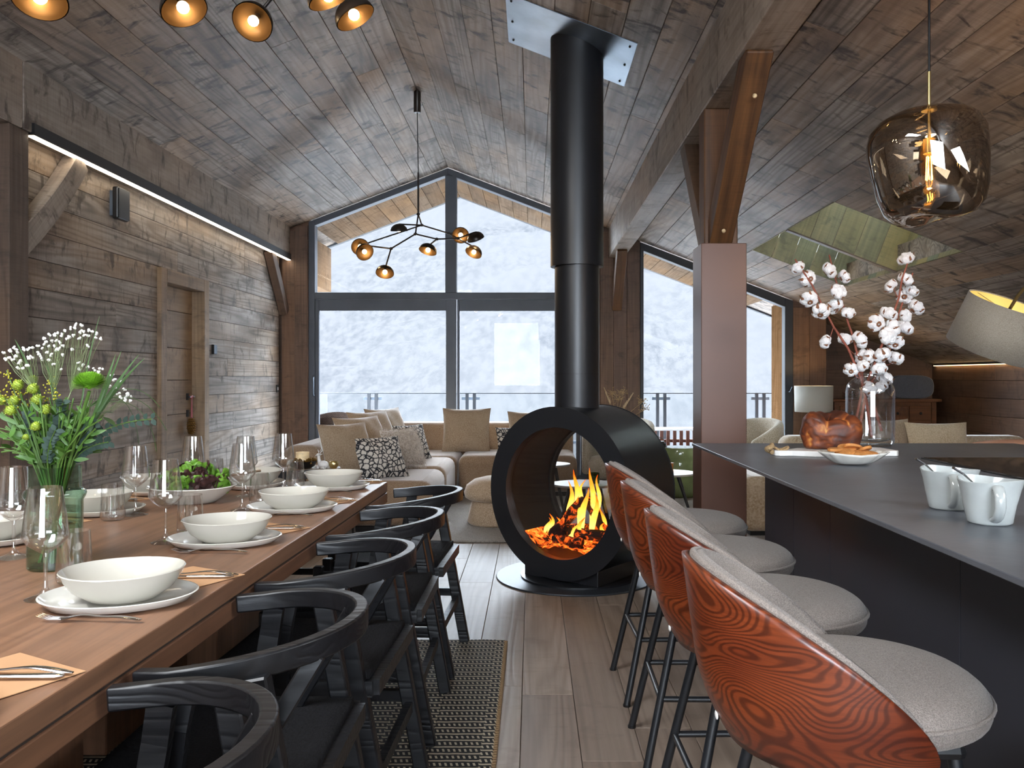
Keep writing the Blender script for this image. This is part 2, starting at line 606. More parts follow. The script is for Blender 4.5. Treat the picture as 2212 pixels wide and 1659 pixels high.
slab(-3.4, XR, -3.6, 11.83)
slab(XR, HX0, -3.6, 11.83)
slab(HX0, HX1, -3.6, HY0)
slab(HX0, HX1, HY1, 11.83)
slab(HX1, 5.6, -3.6, 11.83)
ceil = cb.build('ceiling', M['ceil'])
tag(ceil, 'sloping gable ceiling of weathered grey brown boards', 'ceiling', kind='structure')
for side in (0, 1):
    rows = 10 if side == 0 else 33
    for i in range(rows):
        s0 = i * ROW
        xc = XR + (-1 if side == 0 else 1) * (s0 + ROW / 2) * math.cos(TH)
        D, N = (DL, NL) if side == 0 else (DR, NR)
        yend = 10.09 if (side == 0 or xc < 3.6) else 10.75
        for (a, b) in cuts(2.2 - rng.uniform(0, 2.0), yend, 2.0, 4.6, rng):
            segs = [(a, b)]
            if side == 1 and 17 <= i < 22:
                segs = [(a, min(b, HY0)), (max(a, HY1), b)]
            for (p, q) in segs:
                if q - p < 0.05:
                    continue
                c = Vector((xc, (p + q) / 2, cz(xc)))
                # front normal must be N = X x Y with X along the room
                X = Vector((0, 1, 0))
                Yv = N.cross(X)
                board(ceil, M['ceil'], c, X, Yv, q - p - G * 0.6, ROW - G, T=0.02)

# ---------------- roof window shaft
sky_w = tag(thing('window_3', 'roof window pair set in a deep board lined shaft', 'roof window', kind='structure'), None)
UP = -NR
DIMSNOW = bpy.data.materials.new('dimming_snow_layer')  # translucent layer added to weaken daylight through the roof windows
DIMSNOW.use_nodes = True
nt_ = DIMSNOW.node_tree
nt_.nodes.clear()
o_ = nd(nt_, 'ShaderNodeOutputMaterial')
t_ = nd(nt_, 'ShaderNodeBsdfTranslucent', {'Color': (0.75, 0.76, 0.70, 1)})
d_ = nd(nt_, 'ShaderNodeBsdfDiffuse', {'Color': (0.85, 0.88, 0.9, 1)})
a_ = nd(nt_, 'ShaderNodeMixShader', {0: 0.5})
nt_.links.new(t_.outputs[0], a_.inputs[1])
nt_.links.new(d_.outputs[0], a_.inputs[2])
nt_.links.new(a_.outputs[0], o_.inputs[0])
SH = 0.62


def shaft_pt(x, y, h):
    return Vector((x, y, cz(x))) + UP * h


for (ya, yb) in ((HY0, HYM - 0.03), (HYM + 0.03, HY1)):
    for k in range(5):      # far wall of the shaft, faces the camera
        xa = HX0 + (HX1 - HX0) * k / 5
        xb = HX0 + (HX1 - HX0) * (k + 1) / 5
        c = (shaft_pt(xa, yb - 0.002, SH / 2) + shaft_pt(xb, yb - 0.002, SH / 2)) / 2
        board(sky_w, M['shaft'], c, UP, UP.cross(Vector((0, -1, 0))) * -1, SH, ROW - G, T=0.015)
    for k in range(6):      # right wall, faces left
        y0 = ya + (yb - ya) * k / 6
        y1 = ya + (yb - ya) * (k + 1) / 6
        c = shaft_pt(HX1 - 0.002, (y0 + y1) / 2, SH / 2)
        board(sky_w, M['shaft'], c, UP, (0, -1, 0), SH, (yb - ya) / 6 - G, T=0.015)
    lb = MB()
    for (p, q) in (((HX0 + 0.001, ya), (HX0 + 0.001, yb)), ((HX0, ya + 0.001), (HX1, ya + 0.001))):
        a0, a1 = shaft_pt(*p, 0), shaft_pt(*q, 0)
        b0, b1 = shaft_pt(*p, SH), shaft_pt(*q, SH)
        ex = Vector((0.012, 0, 0)) if p[0] == q[0] else Vector((0, 0.012, 0))
        lb.hexa([a0, a1, a1 - ex, a0 - ex], [b0, b1, b1 - ex, b0 - ex])
    lb.build('shaft_lining', M['shaft'], sky_w)
    fb = MB()
    w = 0.06
    for (xa, xb, y0, y1) in ((HX0, HX0 + w, ya, yb), (HX1 - w, HX1, ya, yb), (HX0 + w, HX1 - w, ya, ya + w), (HX0 + w, HX1 - w, yb - w, yb)):
        lo = [shaft_pt(xa, y0, SH), shaft_pt(xb, y0, SH), shaft_pt(xb, y1, SH), shaft_pt(xa, y1, SH)]
        fb.hexa(lo, [p + UP * 0.05 for p in lo])
    fb.build('sash_frame', M['frame_dark'], sky_w)
    lo = [shaft_pt(HX0 + w, ya + w, SH + 0.02), shaft_pt(HX1 - w, ya + w, SH + 0.02), shaft_pt(HX1 - w, yb - w, SH + 0.02), shaft_pt(HX0 + w, yb - w, SH + 0.02)]
    MB().hexa(lo, [p + UP * 0.006 for p in lo]).build('pane', M['glass'], sky_w)
    MB().hexa([p + UP * 0.05 for p in lo], [p + UP * 0.06 for p in lo]).build('dimming_snow', DIMSNOW, sky_w)  # unseen snow sheet, added above the pane to dim the shaft
db = MB()
lo = [shaft_pt(HX0, HYM - 0.03, -0.01), shaft_pt(HX1, HYM - 0.03, -0.01), shaft_pt(HX1, HYM + 0.03, -0.01), shaft_pt(HX0, HYM + 0.03, -0.01)]
db.hexa(lo, [p + UP * (SH + 0.05) for p in lo]).build('divider', M['post'], sky_w)

# ---------------- left wall
DY0, DY1, DZ = 6.86, 7.64, 2.02       # clear door opening
wl = MB()
wl.box(-3.36, -3.16, -3.6, 10.3, -0.02, 3.0)
wall_l = wl.build('wall_left', M['backing'])
tag(wall_l, 'left wall of horizontal weathered boards around the door', 'wall', kind='structure')
BH = 0.178
for i in range(16):
    z0, z1 = i * BH, (i + 1) * BH
    for (a, b) in cuts(0.6 - rng.uniform(0, 2.5), 10.0, 2.2, 5.0, rng):
        segs = [(a, b)]
        if z0 < DZ + 0.06:
            segs = [(a, min(b, DY0 - 0.05)), (max(a, DY1 + 0.05), b)]
        for (p, q) in segs:
            if q - p < 0.05 or q < 0.4:
                continue
            board(wall_l, M['wall'], (XL, (p + q) / 2, (z0 + z1) / 2), (0, 1, 0), (0, 0, 1), q - p - G * 0.6, BH - G, T=0.03)

# door
door = tag(thing('door_1', 'old plank door in a heavy timber frame on the left wall', 'door', kind='structure'), None)
for (y0, y1, z0, z1) in ((DY0 - 0.11, DY0, 0, DZ + 0.11), (DY1, DY1 + 0.11, 0, DZ + 0.11)):
    MB().box(-0.5 * (z1 - z0), 0.5 * (z1 - z0), -(y1 - y0) / 2, (y1 - y0) / 2, -0.08, 0.08).build(
        'door_jamb', M['door'], door, bevel=(0.004, 1), matrix=Matrix(((0, 0, 1, -3.085), (0, 1, 0, (y0 + y1) / 2), (-1, 0, 0, (z0 + z1) / 2), (0, 0, 0, 1))))
MB().box(-(DY1 - DY0) / 2, (DY1 - DY0) / 2, -0.055, 0.055, -0.08, 0.08).build(
    'door_head', M['door'], door, bevel=(0.004, 1), matrix=Matrix(((0, 0, 1, -3.085), (1, 0, 0, (DY0 + DY1) / 2), (0, 1, 0, DZ + 0.055), (0, 0, 0, 1))))
zz = 0.01
for hgt in (0.27, 0.3, 0.33, 0.3, 0.28, 0.32, 0.21):
    board(door, M['door'], (-3.12, (DY0 + DY1) / 2, zz + hgt / 2), (0, 1, 0), (0, 0, 1), DY1 - DY0 - 0.004, hgt - 0.004, T=0.03, name='door_board')
    zz += hgt
hy = 7.53
hb = MB()
hb.box(-3.12, -3.108, hy - 0.02, hy + 0.02, 1.03, 1.09)
hb.tube([(-3.115, hy, 1.06), (-3.06, hy, 1.06)], 0.009, 8)
hb.tube([(-3.06, hy + 0.01, 1.06), (-3.055, hy - 0.11, 1.06)], 0.009, 8)
hdl = hb.build('door_handle', M['black'], door, smooth=40)
MB().box(-3.12, -3.108, hy - 0.02, hy + 0.02, 0.88, 0.94).build('keyhole_plate', M['black'], door)
orn = thing('pine_cone_ornament', 'gold pine cone on a red ribbon hanging from the door handle', 'ornament', (-3.057, hy - 0.06, 0.72))
cone = MB()
for j in range(9):
    z = 0.14 - j * 0.016
    r = 0.012 + 0.03 * math.sin(math.pi * (j + 0.8) / 9.6)
    for k in range(8):
        an = k * math.pi / 4 + j * 0.4
        cone.ball((math.cos(an) * r * 0.7, math.sin(an) * r * 0.7, z), 0.014, 5, 4, (1, 1, 0.5))
cone.build('cone', plain('gilded_cone', '#8d6b33', 0.35, 0.7), orn, smooth=60)
rb = MB()
rb.tube([(0.002, -0.012, 0.15), (0.004, 0, 0.335), (-0.02, 0, 0.353)], 0.004, 5, flat=(1, 1))
rb.tube([(0.002, 0.012, 0.15), (0.004, 0.004, 0.335)], 0.004, 5)
rb.tube([(0.006, -0.03, 0.33), (0.006, 0, 0.348), (0.006, 0.03, 0.335)], 0.007, 5)
rb.build('ribbon', plain('red_ribbon', '#8e1420', 0.5), orn, smooth=60)

# ---------------- window wall: piers
wb = MB()
T0, T1 = YW, YW + 0.22


def pier(x0, x1, y0, y1):
    if x0 < XR < x1:
        return
    lo = [(x0, y0, -0.02), (x1, y0, -0.02), (x1, y1, -0.02), (x0, y1, -0.02)]
    hi = [(x0, y0, cz(x0) + 0.02), (x1, y0, cz(x1) + 0.02), (x1, y1, cz(x1) + 0.02), (x0, y1, cz(x0) + 0.02)]
    wb.hexa(lo, hi)


PL, PM0, PM1, PR0, PR1 = wx(667), 0.66, wx(1383), wx(1713), wx(1785)
pier(-3.36, PL, T0 + 0.02, T1)
pier(PM0, PM1, T0 + 0.02, T1)
pier(PR0, PR1, T0 + 0.02, 10.95)
pier(PR1, 5.6, 10.77, 10.95)
wall_b = wb.build('wall_back', M['dwall'])
tag(wall_b, 'window wall with brown vertical cladding between the glazed openings', 'wall', kind='structure')


def vplanks(x0, x1, y, n, d=0.0):
    w = (x1 - x0) / n
    for k in range(n):
        xc = x0 + (k + 0.5) * w
        h = cz(xc) - 0.01 - abs(w) * 0.5 * SL
        board(wall_b, M['dwall'], (xc, y, h / 2), (0, 0, 1), (1, 0, 0) if False else (-1, 0, 0), h, w - G, T=0.02)


# front normal X x Y must face the camera (-y):  z x (-x) = -y
vplanks(-3.02, PL, T0 - 0.06, 2)
wbx = MB().box(-3.02, PL, T0 - 0.058, T0 + 0.03, 0, 2.9)
wbx.build('corner_post', M['dwall'], wall_b)
vplanks(PM0, PM1, T0, 4)
vplanks(PR0, PR1, T0, 2)
for i in range(10):       # recess wall behind the sideboard
    z0 = i * 0.19
    for (a, b) in ((PR1, 4.5), (4.5, XK)):
        if z0 < cz(b) - 0.2:
            board(wall_b, M['dwall'], ((a + b) / 2, 10.76, z0 + 0.095), (1, 0, 0), (0, 0, 1), b - a - G, 0.19 - G, T=0.02)
# return of the pier towards the recess
board(wall_b, M['dwall'], (PR1 + 0.004, 10.44, 0.95), (0, 0, 1), (0, 1, 0), 1.9, 0.62, T=0.01)

# ---------------- right knee wall, rear wall
wk = MB().box(XK + 0.02, XK + 0.2, -3.6, 10.95, -0.02, 1.5)
wall_k = wk.build('wall_right', M['backing'])
tag(wall_k, 'low right wall of dark brown horizontal boards', 'wall', kind='structure')
for i in range(7):
    z0 = i * 0.2
    for (a, b) in cuts(3.0 + rng.uniform(-1.5, 0), 10.75, 2.2, 4.5, rng):
        board(wall_k, M['dwall'], (XK, (a + b) / 2, z0 + 0.1), (0, -1, 0), (0, 0, 1), b - a - G, 0.2 - G, T=0.02)
wr = MB()
wr.box(-3.36, 5.6, -3.75, -3.55, -0.02, 0.9)
wr.box(-3.36, -1.2, -3.75, -3.55, 0.9, 4.0)
wr.box(1.8, 5.6, -3.75, -3.55, 0.9, 4.0)
wr.box(-1.2, 1.8, -3.75, -3.55, 2.9, 4.0)
tag(wr.build('wall_rear', M['wall']), 'rear wall of weathered boards behind the viewer with its window', 'wall', kind='structure')
w4 = tag(thing('window_4', 'rear window with a dark frame behind the viewer', 'window', kind='structure'), None)
for (x0, x1, z0, z1) in ((-1.2, -1.1, 0.9, 2.9), (1.7, 1.8, 0.9, 2.9), (0.25, 0.35, 1.0, 2.8)):
    MB().box(x0, x1, -3.7, -3.6, z0, z1).build('frame_stile', M['frame_dark'], w4)
for (z0, z1) in ((0.9, 1.0), (2.8, 2.9)):
    MB().box(-1.1, 1.7, -3.7, -3.6, z0, z1).build('frame_rail', M['frame_dark'], w4)


# ---------------- gable window
def xz_bar(parent, name, poly, y0, y1, mat):
    return MB().prism(poly, y0, y1, lambda u, v, w: (u, w, v)).build(name, mat, parent, bevel=(0.004, 1))


FY0, FY1 = YW - 0.01, YW + 0.12
w1 = tag(thing('window_1', 'tall gable window with slate grey frames and sliding door panes', 'window', kind='structure'), None)
mx0, mx1 = wx(962), wx(986)
zt0, zt1, zt2 = wz(671), wz(647), wz(632)
e = 0.01
xz_bar(w1, 'frame_stile', [(PL, 0), (PL + 0.075, 0), (PL + 0.075, cz(PL + 0.075) - e), (PL, cz(PL) - e)], FY0, FY1, M['frame'])
xz_bar(w1, 'frame_stile', [(PM0 - 0.075, 0), (PM0, 0), (PM0, cz(PM0) - e), (PM0 - 0.075, cz(PM0 - 0.075) - e)], FY0, FY1, M['frame'])
tb = 0.085
xz_bar(w1, 'frame_head', [(PL + 0.075, cz(PL + 0.075) - tb), (XR, ZR - tb), (XR, ZR - e), (PL + 0.075, cz(PL + 0.075) - e)], FY0, FY1, M['frame'])
xz_bar(w1, 'frame_head', [(XR, ZR - tb), (PM0 - 0.075, cz(PM0 - 0.075) - tb), (PM0 - 0.075, cz(PM0 - 0.075) - e), (XR, ZR - e)], FY0, FY1, M['frame'])
xz_bar(w1, 'mullion', [(mx0, zt2), (mx1, zt2), (mx1, ZR - tb - 0.02), (mx0, ZR - tb - 0.02)], FY0 - 0.004, FY1, M['frame'])
xz_bar(w1, 'transom', [(PL + 0.075, zt1 + 0.004), (PM0 - 0.075, zt1 + 0.004), (PM0 - 0.075, zt2), (PL + 0.075, zt2)], FY0 - 0.006, FY1, M['frame'])
xz_bar(w1, 'sill', [(PL + 0.075, 0), (PM0 - 0.075, 0), (PM0 - 0.075, 0.05), (PL + 0.075, 0.05)], FY0, FY1, M['frame'])
# two sliding sashes
for (sx0, sx1, yo) in ((PL + 0.078, mx1 - 0.004, 0.0), (mx1 + 0.002, PM0 - 0.078, 0.05)):
    s_ = thing('sash', None, None)
    s_.parent = w1
    y0, y1 = FY0 + 0.01 + yo, FY0 + 0.06 + yo
    lw = 0.045 if yo == 0 else 0.03
    rw = mx1 - mx0 - 0.01 if yo == 0 else 0.05
    xz_bar(s_, 'sash_stile', [(sx0, 0.05), (sx0 + lw, 0.05), (sx0 + lw, zt1), (sx0, zt1)], y0, y1, M['frame'])
    xz_bar(s_, 'sash_stile', [(sx1 - rw, 0.05), (sx1, 0.05), (sx1, zt1), (sx1 - rw, zt1)], y0, y1, M['frame'])
    xz_bar(s_, 'sash_rail', [(sx0 + lw, zt0), (sx1 - rw, zt0), (sx1 - rw, zt1), (sx0 + lw, zt1)], y0, y1, M['frame'])
    xz_bar(s_, 'sash_rail', [(sx0 + lw, 0.05), (sx1 - rw, 0.05), (sx1 - rw, 0.15), (sx0 + lw, 0.15)], y0, y1, M['frame'])
    MB().box(sx0 + lw, sx1 - rw, y0 + 0.02, y0 + 0.026, 0.15, zt0).build('pane', M['glass'], s_)
    if yo == 0:
        hx = sx0 - 0.015
        MB().tube([(hx, y0 - 0.005, wz(855)), (hx, y0 - 0.045, wz(851)), (hx, y0 - 0.045, wz(816)), (hx, y0 - 0.005, wz(812))], 0.012, 8).build(
            'pull_handle', M['steel_grey'], s_, smooth=50)
for (xa, xb) in ((PL + 0.075, mx0), (mx1, PM0 - 0.075)):
    pts = [(xa, zt2), (xb, zt2), (xb, cz(xb) - tb), (xa, cz(xa) - tb)]
    if xa < XR < xb:
        pts = [(xa, zt2), (xb, zt2), (xb, cz(xb) - tb), (XR, ZR - tb), (xa, cz(xa) - tb)]
    MB().prism(pts, YW + 0.06, YW + 0.066, lambda u, v, w: (u, w, v)).build('pane', M['glass'], w1)

w2 = tag(thing('window_2', 'sloping topped terrace door and window right of the fireplace', 'window', kind='structure'), None)
tb2 = 0.10
xz_bar(w2, 'frame_stile', [(PM1, 0), (PM1 + 0.04, 0), (PM1 + 0.04, cz(PM1 + 0.04) - e), (PM1, cz(PM1) - e)], FY0, FY1, M['frame_dark'])
xz_bar(w2, 'frame_stile', [(PR0 - 0.10, 0), (PR0, 0), (PR0, cz(PR0) - e), (PR0 - 0.10, cz(PR0 - 0.10) - e)], FY0, FY1, M['frame_dark'])
xz_bar(w2, 'frame_head', [(PM1 + 0.04, cz(PM1 + 0.04) - tb2), (PR0 - 0.1, cz(PR0 - 0.1) - tb2 - 0.02), (PR0 - 0.1, cz(PR0 - 0.1) - e), (PM1 + 0.04, cz(PM1 + 0.04) - e)], FY0, FY1, M['frame_dark'])
xz_bar(w2, 'sill', [(PM1 + 0.04, 0), (PR0 - 0.1, 0), (PR0 - 0.1, 0.1), (PM1 + 0.04, 0.1)], FY0, FY1, M['frame_dark'])
xz_bar(w2, 'mullion', [(2.24, 0.1), (2.33, 0.1), (2.33, cz(2.33) - tb2 - 0.01), (2.24, cz(2.24) - tb2 - 0.01)], FY0, FY1, M['frame_dark'])
for (xa, xb) in ((PM1 + 0.04, 2.24), (2.33, PR0 - 0.1)):
    MB().prism([(xa, 0.1), (xb, 0.1), (xb, cz(xb) - tb2), (xa, cz(xa) - tb2)], YW + 0.05, YW + 0.056, lambda u, v, w: (u, w, v)).build('pane', M['glass'], w2)
MB().tube([(PR0 - 0.055, FY0, 1.06), (PR0 - 0.055, FY0 - 0.05, 1.06), (PR0 - 0.03, FY0 - 0.055, 1.12)], 0.006, 8).build('lever_handle', M['steel_grey'], w2, smooth=50)


# ---------------- beams, posts, braces
def beam_obj(name, x0, x1, y0, y1, z0, z1, mat, parent=None, bev=0.006):
    """beam along the room; its own X runs along the grain"""
    mb = MB().box(-(y1 - y0) / 2, (y1 - y0) / 2, -(x1 - x0) / 2, (x1 - x0) / 2, -(z1 - z0) / 2, (z1 - z0) / 2)
    return mb.build(name, mat, parent, bevel=(bev, 1), matrix=Matrix(((0, -1, 0, (x0 + x1) / 2), (1, 0, 0, (y0 + y1) / 2), (0, 0, 1, (z0 + z1) / 2), (0, 0, 0, 1))))


def brace(name, xa, xb, p, q, wdt, mat, parent, curve=0.0, n=6):
    """sloping timber between (y, z) points p and q, local X along it"""
    p = Vector(p)
    q = Vector(q)
    d = q - p
    L = d.length
    d.normalize()
    nrm = Vector((-d.y, d.x))
    mb = MB()
    top = []
    for i in range(n + 1):
        t = i / n
        o = curve * 4 * t * (1 - t)
        top.append((-L / 2 + L * t, o))
    poly = [(u, o - wdt / 2) for u, o in top] + [(u, o + wdt / 2) for u, o in reversed(top)]
    mb.prism(poly, -(xb - xa) / 2, (xb - xa) / 2, lambda u, v, w: (u, v, w))
    c = (p + q) / 2
    Mx = Matrix(((0, 0, 1, (xa + xb) / 2), (d.x, nrm.x, 0, c.x), (d.y, nrm.y, 0, c.y), (0, 0, 0, 1)))
    return mb.build(name, mat, parent, bevel=(0.005, 1), matrix=Mx)


def upright(name, x0, x1, y0, y1, z0, z1, mat, parent=None, bev=0.006):
    mb = MB().box(-(z1 - z0) / 2, (z1 - z0) / 2, -(y1 - y0) / 2, (y1 - y0) / 2, -(x1 - x0) / 2, (x1 - x0) / 2)
    return mb.build(name, mat, parent, bevel=(bev, 1), matrix=Matrix(((0, 0, -1, (x0 + x1) / 2), (0, 1, 0, (y0 + y1) / 2), (1, 0, 0, (z0 + z1) / 2), (0, 0, 0, 1))))


ZB = CAM_H + 1.448
BLX = -2.92
bl = beam_obj('timber_beam', -3.08, BLX, 4.78, YW - 0.062, ZB - 0.02, cz(BLX) + 0.03, M['beam'])
tag(bl, 'hewn grey timber beam along the plank wall above the light strip', 'beam', kind='structure')
bl2 = beam_obj('timber_beam', -3.08, BLX, -3.5, 4.776, ZB - 0.02, cz(BLX) + 0.03, M['beam'])
tag(bl2, 'near length of the hewn wall beam at the left edge of the picture', 'beam', kind='structure')
tp = thing('timber_post', 'dark brown timber post with curved brace at the left edge', 'post', (0, 0, 0), kind='structure')
upright('post_shaft', -3.12, -2.93, 4.665, 4.85, 0, ZB - 0.02, M['post'], tp)
brace('brace', -3.03, -2.935, (4.80, 2.0), (5.46, ZB - 0.03), 0.15, M['beam'], tp, curve=-0.03)
brf = brace('timber_brace', -3.03, -2.935, (9.44, ZB - 0.0), (10.02, 2.02), 0.12, M['post'], None)
tag(brf, 'far sloping brace between wall beam and window corner post', 'brace', kind='structure')

BX0, BX1 = 0.924, 1.109
bm = beam_obj('timber_beam', BX0, BX1, -3.5, YW - 0.005, ZB, cz(BX0) + 0.02, M['beam'])
tag(bm, 'big grey hewn beam running over the column towards the windows', 'beam', kind='structure')
brc = brace('timber_brace', 0.96, 1.075, (9.45, ZB + 0.02), (10.06, 2.08), 0.13, M['post2'], None)
tag(brc, 'red brown brace under the far end of the big beam', 'brace', kind='structure')
colm = thing('column', 'square brown metal clad column with timber post and braces on top', 'column', (0, 0, 0), kind='structure')
upright('cladding', 0.892, 1.132, 4.40, 4.63, 0, CAM_H + 0.709, M['column'], colm, bev=0.003)
upright('timber_post', 0.924, 1.105, 4.48, 4.62, CAM_H + 0.70, ZB, M['post2'], colm)
b1 = brace('brace', 0.945, 1.065, (3.71, ZB + 0.03), (4.50, 1.975), 0.125, M['post2'], colm)
b2 = brace('brace', 0.945, 1.065, (4.60, 1.90), (5.28, ZB + 0.03), 0.125, M['post'], colm)
for yy, zz in ((3.80, 2.50), (4.41, 2.0)):
    MB().ball((1.0, yy - 0.055, zz), 0.011, 8, 5).build('peg', plain('pale_peg', '#c9b18a', 0.6), colm, smooth=90)

# ---------------- roof overhang outside
ov = MB()
for (x0, x1) in ((-3.4, XR), (XR, 5.0)):
    lo = [(x0, 11.75, cz(x0) - 0.0), (x1, 11.75, cz(x1) - 0.0), (x1, 11.83, cz(x1) - 0.0), (x0, 11.83, cz(x0) - 0.0)]
    ov.hexa(lo, [(p[0], p[1], p[2] + 0.25) for p in lo])
oh = ov.build('roof_overhang', M['frame_dark'])
tag(oh, 'roof overhang outside with board soffit above the terrace', 'roof', kind='structure')
for side in (0, 1):
    for i in range(9 if side == 0 else 21):
        xc = XR + (-1 if side == 0 else 1) * (i + 0.5) * ROW * math.cos(TH)
        D, N = (DL, NL) if side == 0 else (DR, NR)
        X = Vector((0, 1, 0))
        board(oh, M['soffit'], (xc, (YW + 0.23 + 11.75) / 2, cz(xc)), X, N.cross(X), 11.75 - YW - 0.23 - 0.004, ROW - G - 0.002, T=0.02)
bo = beam_obj('timber_beam', -2.99, -2.80, YW + 0.24, 11.6, 2.42, 3.02, M['soffit'])
tag(bo, 'pale timber beam end outside the left gable pane', 'beam', kind='structure')
wo = MB().box(3.10, 3.3, YW + 0.24, 10.8, -0.1, cz(3.2)).build('wall_outside', wood('larch_cladding', ['#5c442e', '#654b33'], '#33210f', None, smudge=0.3, ring=0.45, axis='Z', spec=0.0, rough=0.9))
tag(wo, 'honey coloured larch wall end outside the right window', 'wall', kind='structure')

# ---------------- terrace, railing, mountain
snow = plain('snow', '#eef2f7', 0.7, var=0.03, scale=3, bump=0.2, bscale=6)
tag(MB().box(-6, 8, YW + 0.22, 12.4, -0.25, -0.03).build('terrace', snow), 'snow covered terrace deck outside the windows', 'terrace', kind='structure')
rail = thing('balcony_railing', 'glass balcony railing with dark paired posts and slim handrail', 'railing', (0, 12.0, 0))
MB().box(-6, 8, -0.018, 0.018, 0.998, 1.012).build('handrail', M['frame_dark'], rail)
ppx = [-5.1, -3.7, -2.3, -0.887, 0.5, 1.853, 3.28, 4.7]
for x in ppx:
    for d in (-0.075, 0.03):
        MB().box(x + d, x + d + 0.045, -0.02, 0.02, -0.03, 1.0).build('post', M['frame_dark'], rail)
    for zc in (0.93, 0.30):
        MB().box(x - 0.13, x + 0.13, -0.012, 0.012, zc - 0.02, zc + 0.02).build('clamp', M['steel_grey'], rail)
for a, b in zip(ppx, ppx[1:]):
    MB().box(a + 0.09, b - 0.09, -0.004, 0.004, 0.08, 0.995).build('glass_panel', M['glass'], rail)

bench = thing('outdoor_bench', 'brown slatted outdoor bench with snow behind the glass', 'bench', (0, 11.2, 0))
bw = plain('brown_bench_wood', '#6b4638', 0.6, var=0.2)
for k in range(12):
    x = 1.45 + k * 0.088
    MB().box(x, x + 0.045, -0.012, 0.012, 0.22, 0.52).build('slat', bw, bench)
MB().box(1.4, 2.6, 0.013, 0.035, 0.36, 0.40).build('back_rail', bw, bench)
MB().box(1.4, 2.6, -0.4, 0.0, 0.18, 0.22).build('seat', bw, bench)
for x in (1.42, 2.54):
    MB().box(x, x + 0.04, -0.39, -0.35, -0.03, 0.18).build('leg', bw, bench)
    MB().box(x, x + 0.04, 0.0, 0.035, -0.03, 0.36).build('leg', bw, bench)
sb = MB().grid(lambda u, v: (1.4 + 1.2 * u, -0.04 + 0.08 * v, 0.52 + 0.045 * math.sin(math.pi * v)), 10, 6).build('snow_cap', snow, bench, smooth=60)

rat = thing('rattan_armchair', 'woven rattan armchair out on the terrace behind the sofa', 'chair', (-2.62, 11.0, -0.03))
m_, nt_, b_ = newmat('rattan_weave')
tc_ = nd(nt_, 'ShaderNodeTexCoord')
br_ = nd(nt_, 'ShaderNodeTexBrick', {'Vector': nd(nt_, 'ShaderNodeMapping', {'Vector': tc_.outputs['Object'], 'Rotation': (R(90), 0, 0)}).outputs[0], 'Scale': 16.0, 'Color1': lin('#40352f'), 'Color2': lin('#362d29'), 'Mortar': lin('#1c1714'), 'Mortar Size': 0.03})
nt_.links.new(br_.outputs[0], b_.inputs['Base Color'])
b_.inputs['Specular IOR Level'].default_value = 0.0
rbk = MB().grid(lambda u, v: (-0.34 * math.cos(math.pi * u), 0.30 * math.sin(math.pi * u) - 0.1, 0.35 + v * (0.30 + 0.15 * math.sin(math.pi * u))), 16, 6)
rbk.build('backrest', m_, rat, smooth=60, solid=0.03)
MB().box(-0.33, 0.33, -0.35, 0.2, 0.28, 0.38).build('seat', m_, rat, bevel=(0.03, 2))
for sx in (-1, 1):
    for sy in (-0.3, 0.15):
        MB().box(sx * 0.29 - 0.02, sx * 0.29 + 0.02, sy - 0.02, sy + 0.02, 0, 0.28).build('leg', M['frame_dark'], rat)

mm, nt_, b_ = newmat('snowy_forest')
tc_ = nd(nt_, 'ShaderNodeTexCoord')
mp_ = nd(nt_, 'ShaderNodeMapping', {'Vector': tc_.outputs['Object'], 'Scale': (1, 0.5, 0.45)})
n1 = nd(nt_, 'ShaderNodeTexNoise', {'Vector': mp_.outputs[0], 'Scale': 0.55, 'Detail': 6.0, 'Roughness': 0.7})
n2 = nd(nt_, 'ShaderNodeTexNoise', {'Vector': tc_.outputs['Object'], 'Scale': 0.022, 'Detail': 3.0})
f_ = mth(nt_, 'MULTIPLY', ramp(nt_, n1.outputs[0], [(0.42, (0, 0, 0)), (0.62, (1, 1, 1))]), ramp(nt_, n2.outputs[0], [(0.38, (0.15, 0.15, 0.15)), (0.6, (0.9, 0.9, 0.9))]))
nt_.links.new(mixc(nt_, f_, (0.0375, 0.0365, 0.037, 1), (0.0225, 0.0232, 0.025, 1)), b_.inputs['Base Color'])
b_.inputs['Roughness'].default_value = 1.0
b_.inputs['Specular IOR Level'].default_value = 0.0


def hill(u, v):
    x = -220 + 480 * u
    y = 70 + 260 * v
    h = -26 + 140 * v ** 0.9 * (0.72 + 0.28 * min(1, max(0, (x + 60) / 160)))
    h += 7 * mnoise.noise(Vector((x * 0.02, y * 0.02, 0))) + 2.2 * mnoise.noise(Vector((x * 0.12, y * 0.12, 3)))
    return (x, y, h)


mt = MB().grid(hill, 120, 70).build('mountainside', mm, smooth=80)
tag(mt, 'snowy forested mountainside in mist beyond the windows', 'mountain', kind='structure')
tag(MB().box(-220, 260, 12.6, 72, -28, -27).build('valley_ground', mm), 'snow covered valley ground below the terrace', 'ground', kind='structure')

# ================================================================== FIREPLACE
FX, FYc = 0.30, 5.15
fp = thing('suspended_drum_fireplace', 'round black steel see-through fireplace with tall flue in the room centre', 'fireplace', (FX, FYc, 0), R(-38))
FR, FD, FC = 0.512, 0.50, 0.545


def ycyl(prof, n=64):
    """lathe about the drum axis (local Y); prof = [(r, y)]"""
    return MB().lathe(prof, n, Matrix.Translation((0, 0, FC)) @ Matrix.Rotation(R(-90), 4, 'X'))


